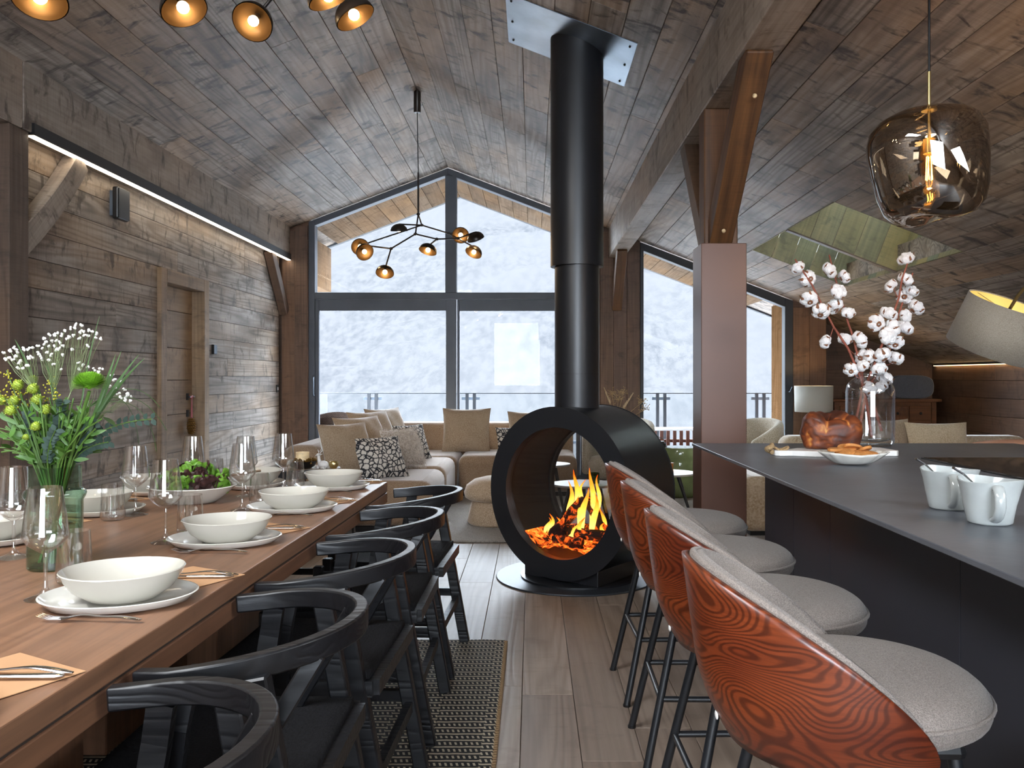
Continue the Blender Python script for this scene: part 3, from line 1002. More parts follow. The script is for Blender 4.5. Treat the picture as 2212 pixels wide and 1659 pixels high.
ycyl([(FR, -FD / 2), (FR, FD / 2), (FR - 0.012, FD / 2), (FR - 0.012, -FD / 2), (FR, -FD / 2)]).build('drum_shell', M['blackmetal'], fp, smooth=40)
ycyl([(0.405, -FD / 2 + 0.05), (0.405, FD / 2 - 0.05)]).build('fire_chamber', plain('sooty_steel', '#0d0c0c', 0.6), fp, smooth=40)
RI = 0.392
for s_ in (-1, 1):
    y0, y1 = s_ * (FD / 2 + 0.004), s_ * (FD / 2 - 0.05)
    ycyl([(FR + 0.004, y0), (RI, y0), (RI, y1), (FR - 0.014, y1), (FR - 0.014, s_ * (FD / 2 - 0.002)), (FR + 0.004, s_ * (FD / 2 - 0.002)), (FR + 0.004, y0)]).build(
        'face_ring', M['blackmetal'], fp, smooth=40)
    yg = s_ * (FD / 2 - 0.03)
    ycyl([(0, yg), (RI + 0.004, yg), (RI + 0.004, yg + 0.004), (0, yg + 0.004)]).build('door_glass', M['fireglass'], fp, smooth=40)
foot = MB()
foot.box(-0.27, 0.27, -0.22, 0.22, 0.018, 0.12)
foot.build('plinth', M['blackmetal'], fp, bevel=(0.004, 1))
MB().lathe([(0, 0.010), (0.36, 0.010), (0.36, 0.02), (0, 0.02)], 48).build('plinth_disc', M['blackmetal'], fp, smooth=40, loc=(-0.015, 0, 0))
MB().lathe([(0, 0), (0.49, 0), (0.494, 0.004), (0.49, 0.010), (0, 0.010)], 72, sx=1.0, sy=1.0).build('floor_plate', M['platesteel'], fp, smooth=40, loc=(-0.04, 0.0, 0))
flx = Vector((-0.03, 0.0, 0))      # flue axis in the drum's own frame


def flue(r, z0, z1, n=40, slope=False):
    mb = MB()
    vs = []
    for z in (z0, z1):
        for k in range(n):
            an = 2 * math.pi * k / n
            p = Vector((math.cos(an) * r, math.sin(an) * r, 0)) + flx
            zz = z
            if slope and z == z1:
                wx_ = FX + p.x * math.cos(R(-38)) - p.y * math.sin(R(-38))
                zz = cz(wx_) - 0.004
            vs.append((p.x, p.y, zz))
    fs = [(k, (k + 1) % n, n + (k + 1) % n, n + k) for k in range(n)]
    fs += [list(range(n))[::-1]]
    return mb.add(vs, fs)


ZF = CAM_H + (815 - 576) / F * FYc
flue(0.138, FC + FR - 0.05, ZF + 0.05).build('lower_flue', M['blackmetal'], fp, smooth=40)
MB().lathe([(0.139, 1.253), (0.1395, 1.253), (0.1395, 1.257), (0.139, 1.257)], 40).build('flue_joint', M['black'], fp, loc=flx)
flue(0.164, ZF, 3, slope=True).build('upper_flue', M['blackmetal'], fp, smooth=40)
cpm = Matrix.Rotation(R(38), 4, 'Z') @ Matrix.Translation((-FX, -FYc, 0))
lo = [Vector((x, y, cz(x) - 0.002)) for x, y in ((-0.155, 4.78), (0.605, 4.78), (0.605, 5.48), (-0.155, 5.48))]
MB().hexa([p + NR * 0.004 for p in lo], lo, cpm).build('ceiling_plate', M['steel_grey'], fp)
scr = MB()
for x in (-0.12, 0.57):
    for y in (4.85, 5.13, 5.41):
        p = Vector((x, y, cz(x))) + NR * 0.008
        scr.ball(cpm @ p, 0.008, 6, 4)
tag(scr.build('screws', M['black'], fp), kind='stuff')

# --- fire: embers, logs, flames (inside the drum)
rf = random.Random(5)
Rm = Matrix.Translation((FX, FYc, 0)) @ Matrix.Rotation(R(-38), 4, 'Z')


def emb_mat(name, thr, strength, dark='#150c08'):
    m, nt, b = newmat(name)
    tc = nd(nt, 'ShaderNodeTexCoord')
    n1_ = nd(nt, 'ShaderNodeTexNoise', {'Vector': tc.outputs['Object'], 'Scale': 16.0, 'Detail': 6.0, 'Roughness': 0.7, 'Distortion': 0.8})
    e1 = ramp(nt, n1_.outputs[0], [(thr, (0, 0, 0)), (thr + 0.09, (0.9, 0.10, 0.008)), (thr + 0.2, (1.0, 0.36, 0.05))])
    b.inputs['Base Color'].default_value = lin(dark)
    b.inputs['Roughness'].default_value = 0.9
    nt.links.new(e1, b.inputs['Emission Color'])
    b.inputs['Emission Strength'].default_value = strength
    return m


M['ember'] = emb_mat('glowing_embers', 0.44, 2.4)
M['log'] = emb_mat('charred_log', 0.53, 1.5, '#2a1610')


def bedz(x, y):
    return 0.225 - 0.9 * x * x - 1.2 * y * y * 0.4 + 0.018 * mnoise.noise(Vector((x * 22, y * 22, 1)))


bed = MB().grid(lambda u, v: ((u - 0.5) * 0.60, (v - 0.5) * 0.36, max(bedz((u - 0.5) * 0.60, (v - 0.5) * 0.36), 0.548 - math.sqrt(max(0.0001, 0.402 ** 2 - ((u - 0.5) * 0.60) ** 2)))), 40, 24)
bedo = bed.build('ember_bed', M['ember'], None, smooth=60)
bedo.matrix_world = Rm
tag(bedo, 'heap of glowing embers in the fireplace drum', 'embers', kind='stuff')
logs = [((-0.26, 0.02, 0.235), (-0.02, -0.10, 0.28), 0.036, 'low log at the left of the fire'),
        ((-0.17, -0.08, 0.22), (0.01, 0.03, 0.46), 0.036, 'upright split log leaning right in the flames'),
        ((0.17, 0.03, 0.26), (0.00, 0.05, 0.47), 0.034, 'upright split log leaning left in the flames'),
        ((0.02, -0.09, 0.27), (0.26, -0.02, 0.25), 0.036, 'low log at the right of the fire'),
        ((-0.18, 0.10, 0.25), (0.2, 0.11, 0.27), 0.034, 'charred log at the back of the fire'),
        ((-0.12, -0.12, 0.225), (0.10, -0.13, 0.222), 0.03, 'thin ember log at the front of the fire')]
for i, (a, b, r, lab) in enumerate(logs):
    a, b = Vector(a) + Vector((0, 0, 0.02)), Vector(b) + Vector((0, 0, 0.02))
    pts = [a + (b - a) * t + Vector((0, 0, 0.006 * math.sin(t * 9 + i))) for t in (0, 0.08, 0.35, 0.65, 0.92, 1)]
    o = MB().tube(pts, [r * k for k in (0.8, 1.0, 0.95, 1.05, 1.0, 0.75)], 7).build('firewood_log', M['log'], None, smooth=30)
    o.matrix_world = Rm
    tag(o, 'glowing ' + lab, 'log', 'burning logs in the fireplace')

m = bpy.data.materials.new('flame')
m.use_nodes = True
nt = m.node_tree
nt.nodes.clear()
out = nd(nt, 'ShaderNodeOutputMaterial')
tc = nd(nt, 'ShaderNodeTexCoord')
sep = nd(nt, 'ShaderNodeSeparateXYZ', {0: tc.outputs['Generated']})
nz = nd(nt, 'ShaderNodeTexNoise', {'Vector': tc.outputs['Object'], 'Scale': 18.0, 'Detail': 2.0})
hh = mth(nt, 'ADD', sep.outputs[2], mth(nt, 'MULTIPLY_ADD', nz.outputs[0], 0.5, -0.25))
colr = ramp(nt, hh, [(0.0, lin('#ff7a18')), (0.25, lin('#ffd06a')), (0.55, lin('#ffb43c')), (0.85, lin('#ff7d1c')), (1.0, lin('#e04a08'))])
em = nd(nt, 'ShaderNodeEmission', {'Color': colr, 'Strength': 2.2})
tr = nd(nt, 'ShaderNodeBsdfTransparent')
lw = nd(nt, 'ShaderNodeLayerWeight', {'Blend': 0.4})
fac = ramp(nt, lw.outputs['Facing'], [(0.25, (0.95, 0.95, 0.95)), (0.85, (0.05, 0.05, 0.05))])
mx = nd(nt, 'ShaderNodeMixShader', {0: fac})
nt.links.new(tr.outputs[0], mx.inputs[1])
nt.links.new(em.outputs[0], mx.inputs[2])
nt.links.new(mx.outputs[0], out.inputs[0])
fire = thing('fire', 'yellow orange flames rising from the logs in the drum', 'fire', (FX, FYc, 0), R(-38))
fls = [(-0.25, -0.03, 0.25, 0.10, 0.020), (-0.21, -0.05, 0.25, 0.13, 0.024), (-0.17, -0.02, 0.26, 0.10, 0.022), (-0.12, -0.05, 0.27, 0.09, 0.02),
       (-0.10, 0.00, 0.33, 0.26, 0.030), (-0.06, 0.02, 0.36, 0.30, 0.032), (-0.02, 0.00, 0.30, 0.20, 0.030), (0.03, -0.03, 0.28, 0.28, 0.036),
       (0.06, 0.02, 0.30, 0.38, 0.034), (0.09, -0.01, 0.27, 0.26, 0.032), (0.13, 0.03, 0.26, 0.18, 0.026), (0.17, -0.02, 0.26, 0.10, 0.02),
       (0.0, -0.08, 0.24, 0.12, 0.022), (0.05, -0.08, 0.24, 0.15, 0.024), (-0.04, -0.07, 0.24, 0.09, 0.02), (0.21, 0.0, 0.26, 0.08, 0.016),
       (0.11, 0.02, 0.42, 0.22, 0.020), (-0.03, 0.05, 0.44, 0.16, 0.018)]
for i, (x, y, z, h, r) in enumerate(fls):
    pts = []
    rad = []
    ph = rf.uniform(0, 6)
    for k in range(11):
        t = k / 10
        pts.append((x + 0.022 * math.sin(ph + t * 5.5) * t + 0.02 * t, y + 0.012 * math.cos(ph + t * 4), z + h * t))
        rad.append(r * (0.35 + 1.1 * t * (1 - t) * 2.2) * (1 - t) ** 0.55 + 0.0008)
    MB().tube(pts, rad, 9, flat=(1, 0.6)).build('flame', m, fire, smooth=90)
pl = bpy.data.lights.new('fire_light', 'POINT')
pl.energy = 0.8
pl.color = (1, 0.45, 0.14)
pl.shadow_soft_size = 0.12
plo = bpy.data.objects.new('fire_light', pl)
COL.objects.link(plo)
plo.location = (FX, FYc, 0.46)

# ================================================================== DINING TABLE
TS = 0.0239
TR = -math.atan(TS)


def tp(e_, Y, z=0.75):
    """point on the table: e_ metres in from the aisle edge"""
    return Vector((-0.733 + (Y - 1.35) * TS - e_, Y, z))


TW, TY0, TY1 = 1.08, 0.30, 3.88
tc0 = tp(TW / 2, (TY0 + TY1) / 2, 0)
LT = TY1 - TY0
tbl = thing('dining_table', 'long brown wooden dining table laid for a meal', 'table', tc0, R(90) + TR)
MB().box(-LT / 2, LT / 2, -TW / 2, TW / 2, 0.706, 0.75).build('tabletop', M['table'], tbl, bevel=(0.003, 2))
MB().box(-LT / 2 + 0.004, LT / 2 - 0.004, -TW / 2 + 0.005, TW / 2 - 0.005, 0.698, 0.708).build('shadow_groove', M['backing'], tbl)
MB().box(-LT / 2, LT / 2, -TW / 2, TW / 2, 0.655, 0.70).build('apron', M['table'], tbl, bevel=(0.003, 2))
for yc in (1.62, 2.98):
    for xx in (-0.18, 0.18):
        u = yc - (TY0 + TY1) / 2
        upm = MB().box(-0.325, 0.325, -0.30, 0.30, -0.05, 0.05)
        upm.build('leg_panel', M['table'], tbl, bevel=(0.004, 1), matrix=Matrix(((0, 1, 0, u), (0, 0, -1, xx), (-1, 0, 0, 0.34), (0, 0, 0, 1))))

# rug under the table
m, nt, b = newmat('black_beige_woven_rug')
tc = nd(nt, 'ShaderNodeTexCoord')
sep = nd(nt, 'ShaderNodeSeparateXYZ', {0: tc.outputs['Object']})
wob = nd(nt, 'ShaderNodeTexNoise', {'Vector': tc.outputs['Object'], 'Scale': 30.0, 'Detail': 2.0}).outputs[0]
X_ = sep.outputs[0]
Y_ = mth(nt, 'ADD', sep.outputs[1], mth(nt, 'MULTIPLY_ADD', wob, 0.008, -0.004))
blk = mth(nt, 'FLOOR', mth(nt, 'DIVIDE', X_, 0.17))
yo = mth(nt, 'ADD', mth(nt, 'DIVIDE', Y_, 0.050), mth(nt, 'MULTIPLY', mth(nt, 'MODULO', mth(nt, 'ABSOLUTE', blk), 2.0), 0.5))
fy = mth(nt, 'FRACT', mth(nt, 'ADD', yo, 100.0))
fx = mth(nt, 'FRACT', mth(nt, 'ADD', mth(nt, 'ADD', mth(nt, 'DIVIDE', X_, 0.018), mth(nt, 'MULTIPLY', fy, 0.7)), 1000.0))
line = mth(nt, 'LESS_THAN', fy, 0.20)
dash = mth(nt, 'MULTIPLY', mth(nt, 'MULTIPLY', mth(nt, 'GREATER_THAN', fy, 0.42), mth(nt, 'LESS_THAN', fy, 0.80)), mth(nt, 'LESS_THAN', fx, 0.42))
pat = mth(nt, 'MAXIMUM', line, dash)
nt.links.new(mixc(nt, pat, lin('#1b1a1a'), lin('#b9ab93')), b.inputs['Base Color'])
b.inputs['Roughness'].default_value = 0.95
bp = nd(nt, 'ShaderNodeBump', {'Height': mth(nt, 'ADD', pat, wob), 'Strength': 0.8, 'Distance': 0.006})
nt.links.new(bp.outputs[0], b.inputs['Normal'])
rug = thing('woven_rug', 'black and beige woven rug under the dining table', 'rug', (0, 0, 0))
RX1 = -0.127
MB().box(-2.45, RX1, 0.2, 3.885, 0.001, 0.013).build('weave', m, rug, bevel=(0.004, 1))
fr = MB()
y = 1.2
while y < 3.87:
    fr.tube([(RX1 - 0.008, y, 0.009), (RX1 + 0.006, y + 0.004, 0.009), (RX1 + 0.010, y + 0.010, 0.006), (RX1 - 0.004, y + 0.014, 0.005)], 0.004, 5)
    y += 0.018
tag(fr.build('edge_loops', plain('jute_edge', '#8a6f4f', 0.9), rug, smooth=60), kind='stuff')


# ================================================================== BLACK DINING CHAIRS
def sweep_rect(path, hw, hh, mb=None):
    """rectangular section (hw horizontal half width, hh vertical half height) along a path; hw, hh may be lists"""
    mb = mb or MB()
    n = len(path)
    vs = []
    for i, p in enumerate(path):
        p = Vector(p)
        t = Vector(path[min(i + 1, n - 1)]) - Vector(path[max(0, i - 1)])
        s = Vector((t.y, -t.x, 0))
        if s.length < 1e-6:
            s = Vector((0, 1, 0))
        s.normalize()
        u = s.cross(t.normalized()) * -1
        if u.z < 0:
            u = -u
        a = hw[i] if hasattr(hw, '__len__') else hw
        b_ = hh[i] if hasattr(hh, '__len__') else hh
        vs += [p - s * a - u * b_, p + s * a - u * b_, p + s * a + u * b_, p - s * a + u * b_]
    fs = []
    for i in range(n - 1):
        for k in range(4):
            k2 = (k + 1) % 4
            fs.append((i * 4 + k, i * 4 + k2, i * 4 + 4 + k2, i * 4 + 4 + k))
    fs += [(3, 2, 1, 0), ((n - 1) * 4, (n - 1) * 4 + 1, (n - 1) * 4 + 2, (n - 1) * 4 + 3)]
    return mb.add(vs, fs)


def strut(a, b, w1, w2, up=(0, 1, 0), mb=None):
    """straight rectangular stick from a to b, w1 along 'up', w2 across"""
    a, b = Vector(a), Vector(b)
    t = (b - a).normalized()
    s = t.cross(Vector(up)).normalized()
    u = s.cross(t).normalized()
    mb = mb or MB()
    q = [(-1, -1), (1, -1), (1, 1), (-1, 1)]
    return mb.hexa([a + s * (x * w2 / 2) + u * (y_ * w1 / 2) for x, y_ in q], [b + s * (x * w2 / 2) + u * (y_ * w1 / 2) for x, y_ in q])


def make_chair(label):
    """faces local +X"""
    t = thing('dining_chair', label, 'chair', group='black dining chairs round the table')
    path = []
    n = 28
    for i in range(n + 1):
        a = -92 + 184 * i / n
        ar = R(a)
        x = -0.27 * math.cos(ar) - 0.0
        y = 0.265 * math.sin(ar)
        path.append((x, y, 0.712 - 0.028 * (abs(a) / 92) ** 2))
    # straight arm tips
    tip0 = (0.075, -0.254, 0.680)
    tip1 = (0.075, 0.254, 0.680)
    path = [tip0] + path + [tip1]
    hh = [0.026] * len(path)
    for i in range(len(path)):
        k = abs(i - (len(path) - 1) / 2) / ((len(path) - 1) / 2)
        hh[i] = 0.024 - 0.004 * k
    sweep_rect(path, 0.014, hh).build('curved_rail', M['blackwood'], t, smooth=50, bevel=(0.004, 2))
    # seat
    sm = MB().grid(lambda u, v: (-0.21 + 0.43 * u, (-0.23 + 0.46 * v) * (1 + 0.06 * u), 0.452 - 0.03 * math.sin(math.pi * u) * math.sin(math.pi * v)), 12, 12)
    sm.build('woven_seat', M['cord'], t, smooth=60, solid=0.03)
    fm = MB()
    sweep_rect([(-0.22, -0.235, 0.43), (0.22, -0.25, 0.43)], 0.014, 0.02, fm)
    sweep_rect([(-0.22, 0.235, 0.43), (0.22, 0.25, 0.43)], 0.014, 0.02, fm)
    sweep_rect([(0.222, -0.25, 0.43), (0.222, 0.25, 0.43)], 0.014, 0.02, fm)
    sweep_rect([(-0.222, -0.235, 0.43), (-0.222, 0.235, 0.43)], 0.014, 0.02, fm)
    fm.build('seat_frame', M['blackwood'], t)
    for s_ in (-1, 1):
        strut((0.235, s_ * 0.25, 0), (0.235, s_ * 0.25, 0.485), 0.036, 0.036).build('leg', M['blackwood'], t, bevel=(0.004, 1))
        strut((-0.262, s_ * 0.235, 0), (-0.135, s_ * 0.243, 0.685), 0.036, 0.044).build('leg', M['blackwood'], t, bevel=(0.004, 1))
        # flat arm support, slightly bowed
        pts = [(0.02, s_ * 0.245, 0.42), (0.012, s_ * 0.262, 0.52), (0.0, s_ * 0.268, 0.60), (-0.012, s_ * 0.262, 0.67)]
        sb_ = MB()
        for a, b_ in zip(pts, pts[1:]):
            strut(a, b_, 0.020, 0.046, mb=sb_)
        sb_.build('arm_support', M['blackwood'], t)
        # slanting back slat from the rail down to the seat
        strut((-0.222, s_ * 0.155, 0.695), (0.05, s_ * 0.232, 0.24), 0.020, 0.034, up=(0, 1, 0)).build('back_slat', M['blackwood'], t, bevel=(0.003, 1))
        strut((-0.222, s_ * 0.237, 0.23), (0.235, s_ * 0.25, 0.23), 0.022, 0.034, up=(0, 1, 0)).build('stretcher', M['blackwood'], t)
    strut((-0.225, -0.236, 0.20), (-0.225, 0.236, 0.20), 0.022, 0.034, up=(1, 0, 0)).build('stretcher', M['blackwood'], t)
    return t


ordn = ['nearest the camera', 'second from the camera', 'third from the camera', 'fourth from the camera', 'farthest from the camera']
ch0 = None
for i, Y in enumerate((1.15, 1.74, 2.37, 3.00, 3.63)):
    loc = (-0.625 + (Y - 2) * TS, Y, 0.0)
    lab = 'black wooden dining chair on the aisle side, ' + ordn[i]
    loc = (loc[0], loc[1], 0.0135)
    if ch0 is None:
        ch0 = make_chair(lab)
        ch0.location = loc
        ch0.rotation_euler = (0, 0, R(180) + TR)
    else:
        dup(ch0, None, loc, R(180) + TR + R((0, 1.5, -1, 1, -1.5)[i]), lab)
for i, Y in enumerate((1.84, 2.41, 2.97, 3.53)):
    lab = 'black wooden dining chair on the wall side, ' + ['nearest the camera', 'behind the flower vase', 'behind the tumbler in the middle', 'farthest from the camera'][i]
    dup(ch0, None, (-1.97 + (Y - 2) * TS, Y, 0.0135), TR, lab)
dup(ch0, None, (-1.20, 4.22, 0.0), R(-90) + TR, 'black wooden dining chair at the far head of the table')

# ================================================================== TABLE SETTINGS
def organic(r, k, ph):
    return r * (1 + 0.018 * math.sin(2 * k + ph) + 0.012 * math.sin(3 * k + 2 * ph))


def dish(prof, sx, sy, ph, n=48):
    """turned dish with a slightly uneven outline; prof [(r, z)]"""
    mb = MB()
    mb.lathe(prof, n)
    for v in mb.v:
        k = math.atan2(v.y, v.x)
        r = math.hypot(v.x, v.y)
        f = organic(1, k, ph)
        wob = 1 + 0.02 * math.sin(2 * k + ph)
        v.x, v.y = v.x * f * sx, v.y * f * sy
        v.z = v.z * (wob if v.z > 0.03 else 1)
    return mb


def mesh_obj(o):
    return o.data


plate_prof = [(0, 0), (0.120, 0), (0.144, 0.005), (0.157, 0.018), (0.160, 0.021), (0.156, 0.022), (0.147, 0.015), (0.135, 0.0085), (0, 0.0075)]
bowl_prof = [(0, 0), (0.066, 0), (0.072, 0.004), (0.10, 0.024), (0.116, 0.048), (0.124, 0.063), (0.122, 0.065), (0.113, 0.050), (0.096, 0.027), (0.06, 0.010), (0, 0.008)]
wine_prof = [(0, 0), (0.041, 0), (0.0415, 0.0015), (0.030, 0.005), (0.012, 0.012), (0.0052, 0.024), (0.0042, 0.05), (0.0042, 0.088), (0.006, 0.098),
             (0.018, 0.106), (0.034, 0.118), (0.0455, 0.132), (0.047, 0.137), (0.0465, 0.142), (0.0425, 0.175), (0.0375, 0.215), (0.0335, 0.244),
             (0.0325, 0.2442), (0.0365, 0.215), (0.0415, 0.175), (0.0453, 0.142), (0.0440, 0.134), (0.033, 0.1205), (0.017, 0.109), (0, 0.105)]
tum_prof = [(0, 0), (0.030, 0), (0.0365, 0.004), (0.0400, 0.013), (0.0398, 0.03), (0.0345, 0.122), (0.0335, 0.1225), (0.0385, 0.03), (0.0385, 0.016), (0.034, 0.012), (0, 0.011)]

pl_mesh = dish(plate_prof, 1.0, 0.84, 0.7).build('plate', M['ceramic'], None, smooth=50)
bw_mesh = dish(bowl_prof, 1.0, 0.96, 1.9).build('bowl', M['ceramic_in'], None, smooth=50)
wg_mesh = MB().lathe(wine_prof, 32).build('wine_glass', M['wineglass'], None, smooth=40)
tm_mesh = MB().lathe(tum_prof, 32).build('tumbler', M['tumbler'], None, smooth=40)


def fork_mesh():
    mb = MB()
    # handle along +X, tines to -X, arched
    hz = lambda x: 0.004 + 0.010 * math.exp(-((x + 0.01) / 0.035) ** 2) * 0.9 + 0.008 * math.exp(-((x - 0.06) / 0.05) ** 2)
    path = [(-0.055 + 0.165 * i / 18, 0, hz(-0.055 + 0.165 * i / 18)) for i in range(19)]
    rad = [0.011, 0.0115, 0.010, 0.0075, 0.005, 0.0042, 0.004, 0.004, 0.0042, 0.0045, 0.005, 0.0055, 0.006, 0.0066, 0.007, 0.0074, 0.0076, 0.007, 0.004]
    mb.tube(path, rad, 8, flat=(1, 0.28))
    for k in range(4):
        yy = -0.0093 + 0.0062 * k
        mb.tube([(-0.048, yy, hz(-0.05)), (-0.075, yy, 0.006), (-0.10, yy * 1.05, 0.013)], [0.002, 0.0019, 0.0012], 5)
    return mb


def handle_mesh(kind):
    mb = MB()
    if kind == 'knife':
        mb.tube([(0.115 - 0.11 * i / 8, 0, 0.006) for i in range(9)], [0.004, 0.0075, 0.0078, 0.0075, 0.007, 0.0065, 0.006, 0.0055, 0.005], 8, flat=(1, 0.55))
        mb.hexa([(0.006, -0.006, 0.0045), (0.006, 0.006, 0.0045), (-0.11, 0.004, 0.005), (-0.10, -0.009, 0.005)],
                [(0.006, -0.006, 0.0065), (0.006, 0.006, 0.0065), (-0.11, 0.004, 0.0058), (-0.10, -0.009, 0.0058)])
    else:
        mb.tube([(0.11 - 0.17 * i / 10, 0, 0.004 + 0.008 * math.exp(-((i - 4) / 3) ** 2)) for i in range(11)],
                [0.003, 0.007, 0.0075, 0.007, 0.006, 0.005, 0.0042, 0.004, 0.0042, 0.005, 0.004], 8, flat=(1, 0.4))
        mb.ball((-0.082, 0, 0.005), 0.024, 10, 6, (1.2, 0.8, 0.2))
    return mb


fk_mesh = fork_mesh().build('fork', M['chrome'], None, smooth=50)
kn_mesh = handle_mesh('knife').build('knife', M['chrome'], None, smooth=50)
sp_mesh = handle_mesh('spoon').build('spoon', M['chrome'], None, smooth=50)
np_mesh = MB().grid(lambda u, v: ((u - 0.5) * 0.19, (v - 0.5) * 0.19, 0.0012 + 0.003 * (u - 0.5) ** 2 * (1 if u > 0.5 else 0)), 6, 2).build('napkin', M['paper'], None, solid=0.0012)
protos = [pl_mesh, bw_mesh, wg_mesh, tm_mesh, fk_mesh, kn_mesh, sp_mesh, np_mesh]


def place(proto, loc, rotz, label, cat, group):
    c = proto.copy()
    COL.objects.link(c)
    c.location = loc
    c.rotation_euler = (0, 0, rotz)
    return tag(c, label, cat, group)


def setting(side, Y, e_pl, where, wine, tum, cut=True):
    """side: +1 aisle, -1 wall; where: words that single the place out"""
    c = tp(e_pl if side > 0 else TW - e_pl, Y)
    rz = TR + (0 if side > 0 else math.pi)
    fw = lambda dx, dy, dz=0.0: Vector((c.x + (dx * math.cos(rz) - dy * math.sin(rz)), c.y + dx * math.sin(rz) + dy * math.cos(rz), 0.75 + dz))
    place(pl_mesh, fw(0, 0, 0.0005), rz, 'off white stoneware plate ' + where, 'plate', 'dinner plates on the table')
    place(bw_mesh, fw(0.008, 0.004, 0.0085), rz + 0.3, 'pale grey stoneware bowl on the plate ' + where, 'bowl', 'bowls on the dinner plates')
    if wine:
        place(wg_mesh, (wine[0], wine[1], 0.7505), 0.2, 'clear wine glass ' + where, 'wine glass', 'wine glasses on the table')
    if tum:
        place(tm_mesh, (tum[0], tum[1], 0.7505), 0.5, 'clear water tumbler ' + where, 'tumbler', 'tumblers on the table')
    if cut:
        place(fk_mesh, fw(0.015, -0.150, 0.0), rz + R(-2), 'steel fork ' + where, 'fork', 'forks on the table')
        place(np_mesh, fw(0.055, 0.205, 0.0), rz + R(-28), 'brown paper napkin ' + where, 'napkin', 'paper napkins on the table')
        place(kn_mesh, fw(0.055, 0.200, 0.0022), rz + R(3), 'steel knife ' + where, 'knife', 'knives on the napkins')
        place(sp_mesh, fw(0.065, 0.228, 0.0022), rz + R(-3), 'steel spoon ' + where, 'spoon', 'spoons on the napkins')


rows_ = [(1.13, 0.185, 'at the aisle place nearest the camera', None, None),
         (1.80, 0.170, 'at the second aisle place from the camera', (-1.067, 1.826), (-1.083, 1.97)),
         (2.44, 0.195, 'at the third aisle place from the camera', (-1.076, 2.445), (-1.057, 2.575)),
         (3.04, 0.185, 'at the fourth aisle place from the camera', (-1.055, 3.03), (-1.03, 3.15)),
         (3.63, 0.195, 'at the last aisle place by the table end', (-1.064, 3.56), (-1.03, 3.62))]
for Y, e_pl, wh, wi, tu in rows_:
    setting(1, Y, e_pl, wh, wi, tu)
for Y, e_pl, wh, wi, tu in [(2.46, 0.19, 'at the wall side place left of the vase', (-1.394, 2.24), (-1.435, 2.17)),
                            (2.98, 0.22, 'at the wall side place right of the vase', (-1.395, 2.93), (-1.425, 2.83)),
                            (3.49, 0.18, 'at the wall side place behind the salad', (-1.385, 3.40), (-1.41, 3.70))]:
    setting(-1, Y, e_pl, wh, wi, tu)
# head of the table
hc = Vector((-1.235, 3.70, 0.7505))
place(pl_mesh, hc, TR + R(90), 'off white stoneware plate at the far head of the table', 'plate', 'dinner plates on the table')
place(bw_mesh, hc + Vector((0.0, 0.0, 0.008)), R(80), 'pale grey stoneware bowl on the plate at the far head', 'bowl', 'bowls on the dinner plates')
place(wg_mesh, (-1.17, 3.40, 0.7505), 0, 'clear wine glass at the far head of the table', 'wine glass', 'wine glasses on the table')
for o in protos:
    bpy.data.objects.remove(o)

# ---- salad bowl
sc_ = Vector((-1.325, 3.24, 0.7505))
sal = dish([(0, 0), (0.085, 0), (0.092, 0.006), (0.13, 0.035), (0.156, 0.062), (0.154, 0.065), (0.125, 0.042), (0.085, 0.016), (0, 0.012)], 1.05, 0.95, 0.4).build(
    'salad_bowl', M['ceramic'], None, smooth=50, loc=sc_)
tag(sal, 'wide off white serving bowl filled with lettuce', 'bowl')
rs = random.Random(11)
lg = plain('green_lettuce', '#5f8c2a', 0.45, var=0.35, scale=25)
lr = plain('red_lettuce', '#3d2422', 0.45, var=0.4, scale=25)


def leaf_mesh(seed, w=0.05, l=0.07):
    r = random.Random(seed)
    ph = [r.uniform(0, 6) for _ in range(4)]

    def fn(u, v):
        a = (u - 0.5) * 2
        y = v * l
        ww = w * (math.sin(math.pi * (0.12 + 0.80 * v)) ** 0.7)
        z = 0.012 * math.sin(a * 9 + ph[0]) * abs(a) + 0.010 * math.sin(v * 11 + ph[1]) * abs(a) + 0.025 * v * v
        return (a * ww, y, z)
    return MB().grid(fn, 8, 7)


lms = [leaf_mesh(i).build('lettuce_leaf', lg if i % 2 == 0 else lr, None, smooth=80, solid=0.0012) for i in range(6)]
for k in range(64):
    src = lms[k % 6]
    c = src.copy()
    COL.objects.link(c)
    a = rs.uniform(0, 6.283)
    rr = 0.115 * math.sqrt(rs.random())
    hgt = 0.045 + 0.055 * (1 - (rr / 0.12) ** 2) + rs.uniform(-0.01, 0.012)
    c.location = sc_ + Vector((math.cos(a) * rr, math.sin(a) * rr * 0.95, hgt))
    c.rotation_euler = (rs.uniform(0.1, 1.2), rs.uniform(-0.6, 0.6), a - R(90) + rs.uniform(-0.8, 0.8))
    s_ = rs.uniform(0.5, 0.85)
    c.scale = (s_, s_, s_)
    red = k % 2 == 1
    tag(c, 'dark red curly lettuce leaf in the serving bowl' if red else 'bright green curly lettuce leaf in the serving bowl', 'leaf',
        'red lettuce leaves in the salad' if red else 'green lettuce leaves in the salad')
for o in lms:
    bpy.data.objects.remove(o)
sv = thing('salad_spoon', 'wooden salad spoon resting on the rim of the lettuce bowl', 'spoon', sc_ + Vector((0.10, 0.08, 0.075)))
MB().tube([(-0.06, -0.02, 0.01), (0.03, 0.03, 0.018), (0.12, 0.07, 0.03)], [0.012, 0.008, 0.009], 8, flat=(1, 0.5)).build('handle', M['door'], sv, smooth=60)

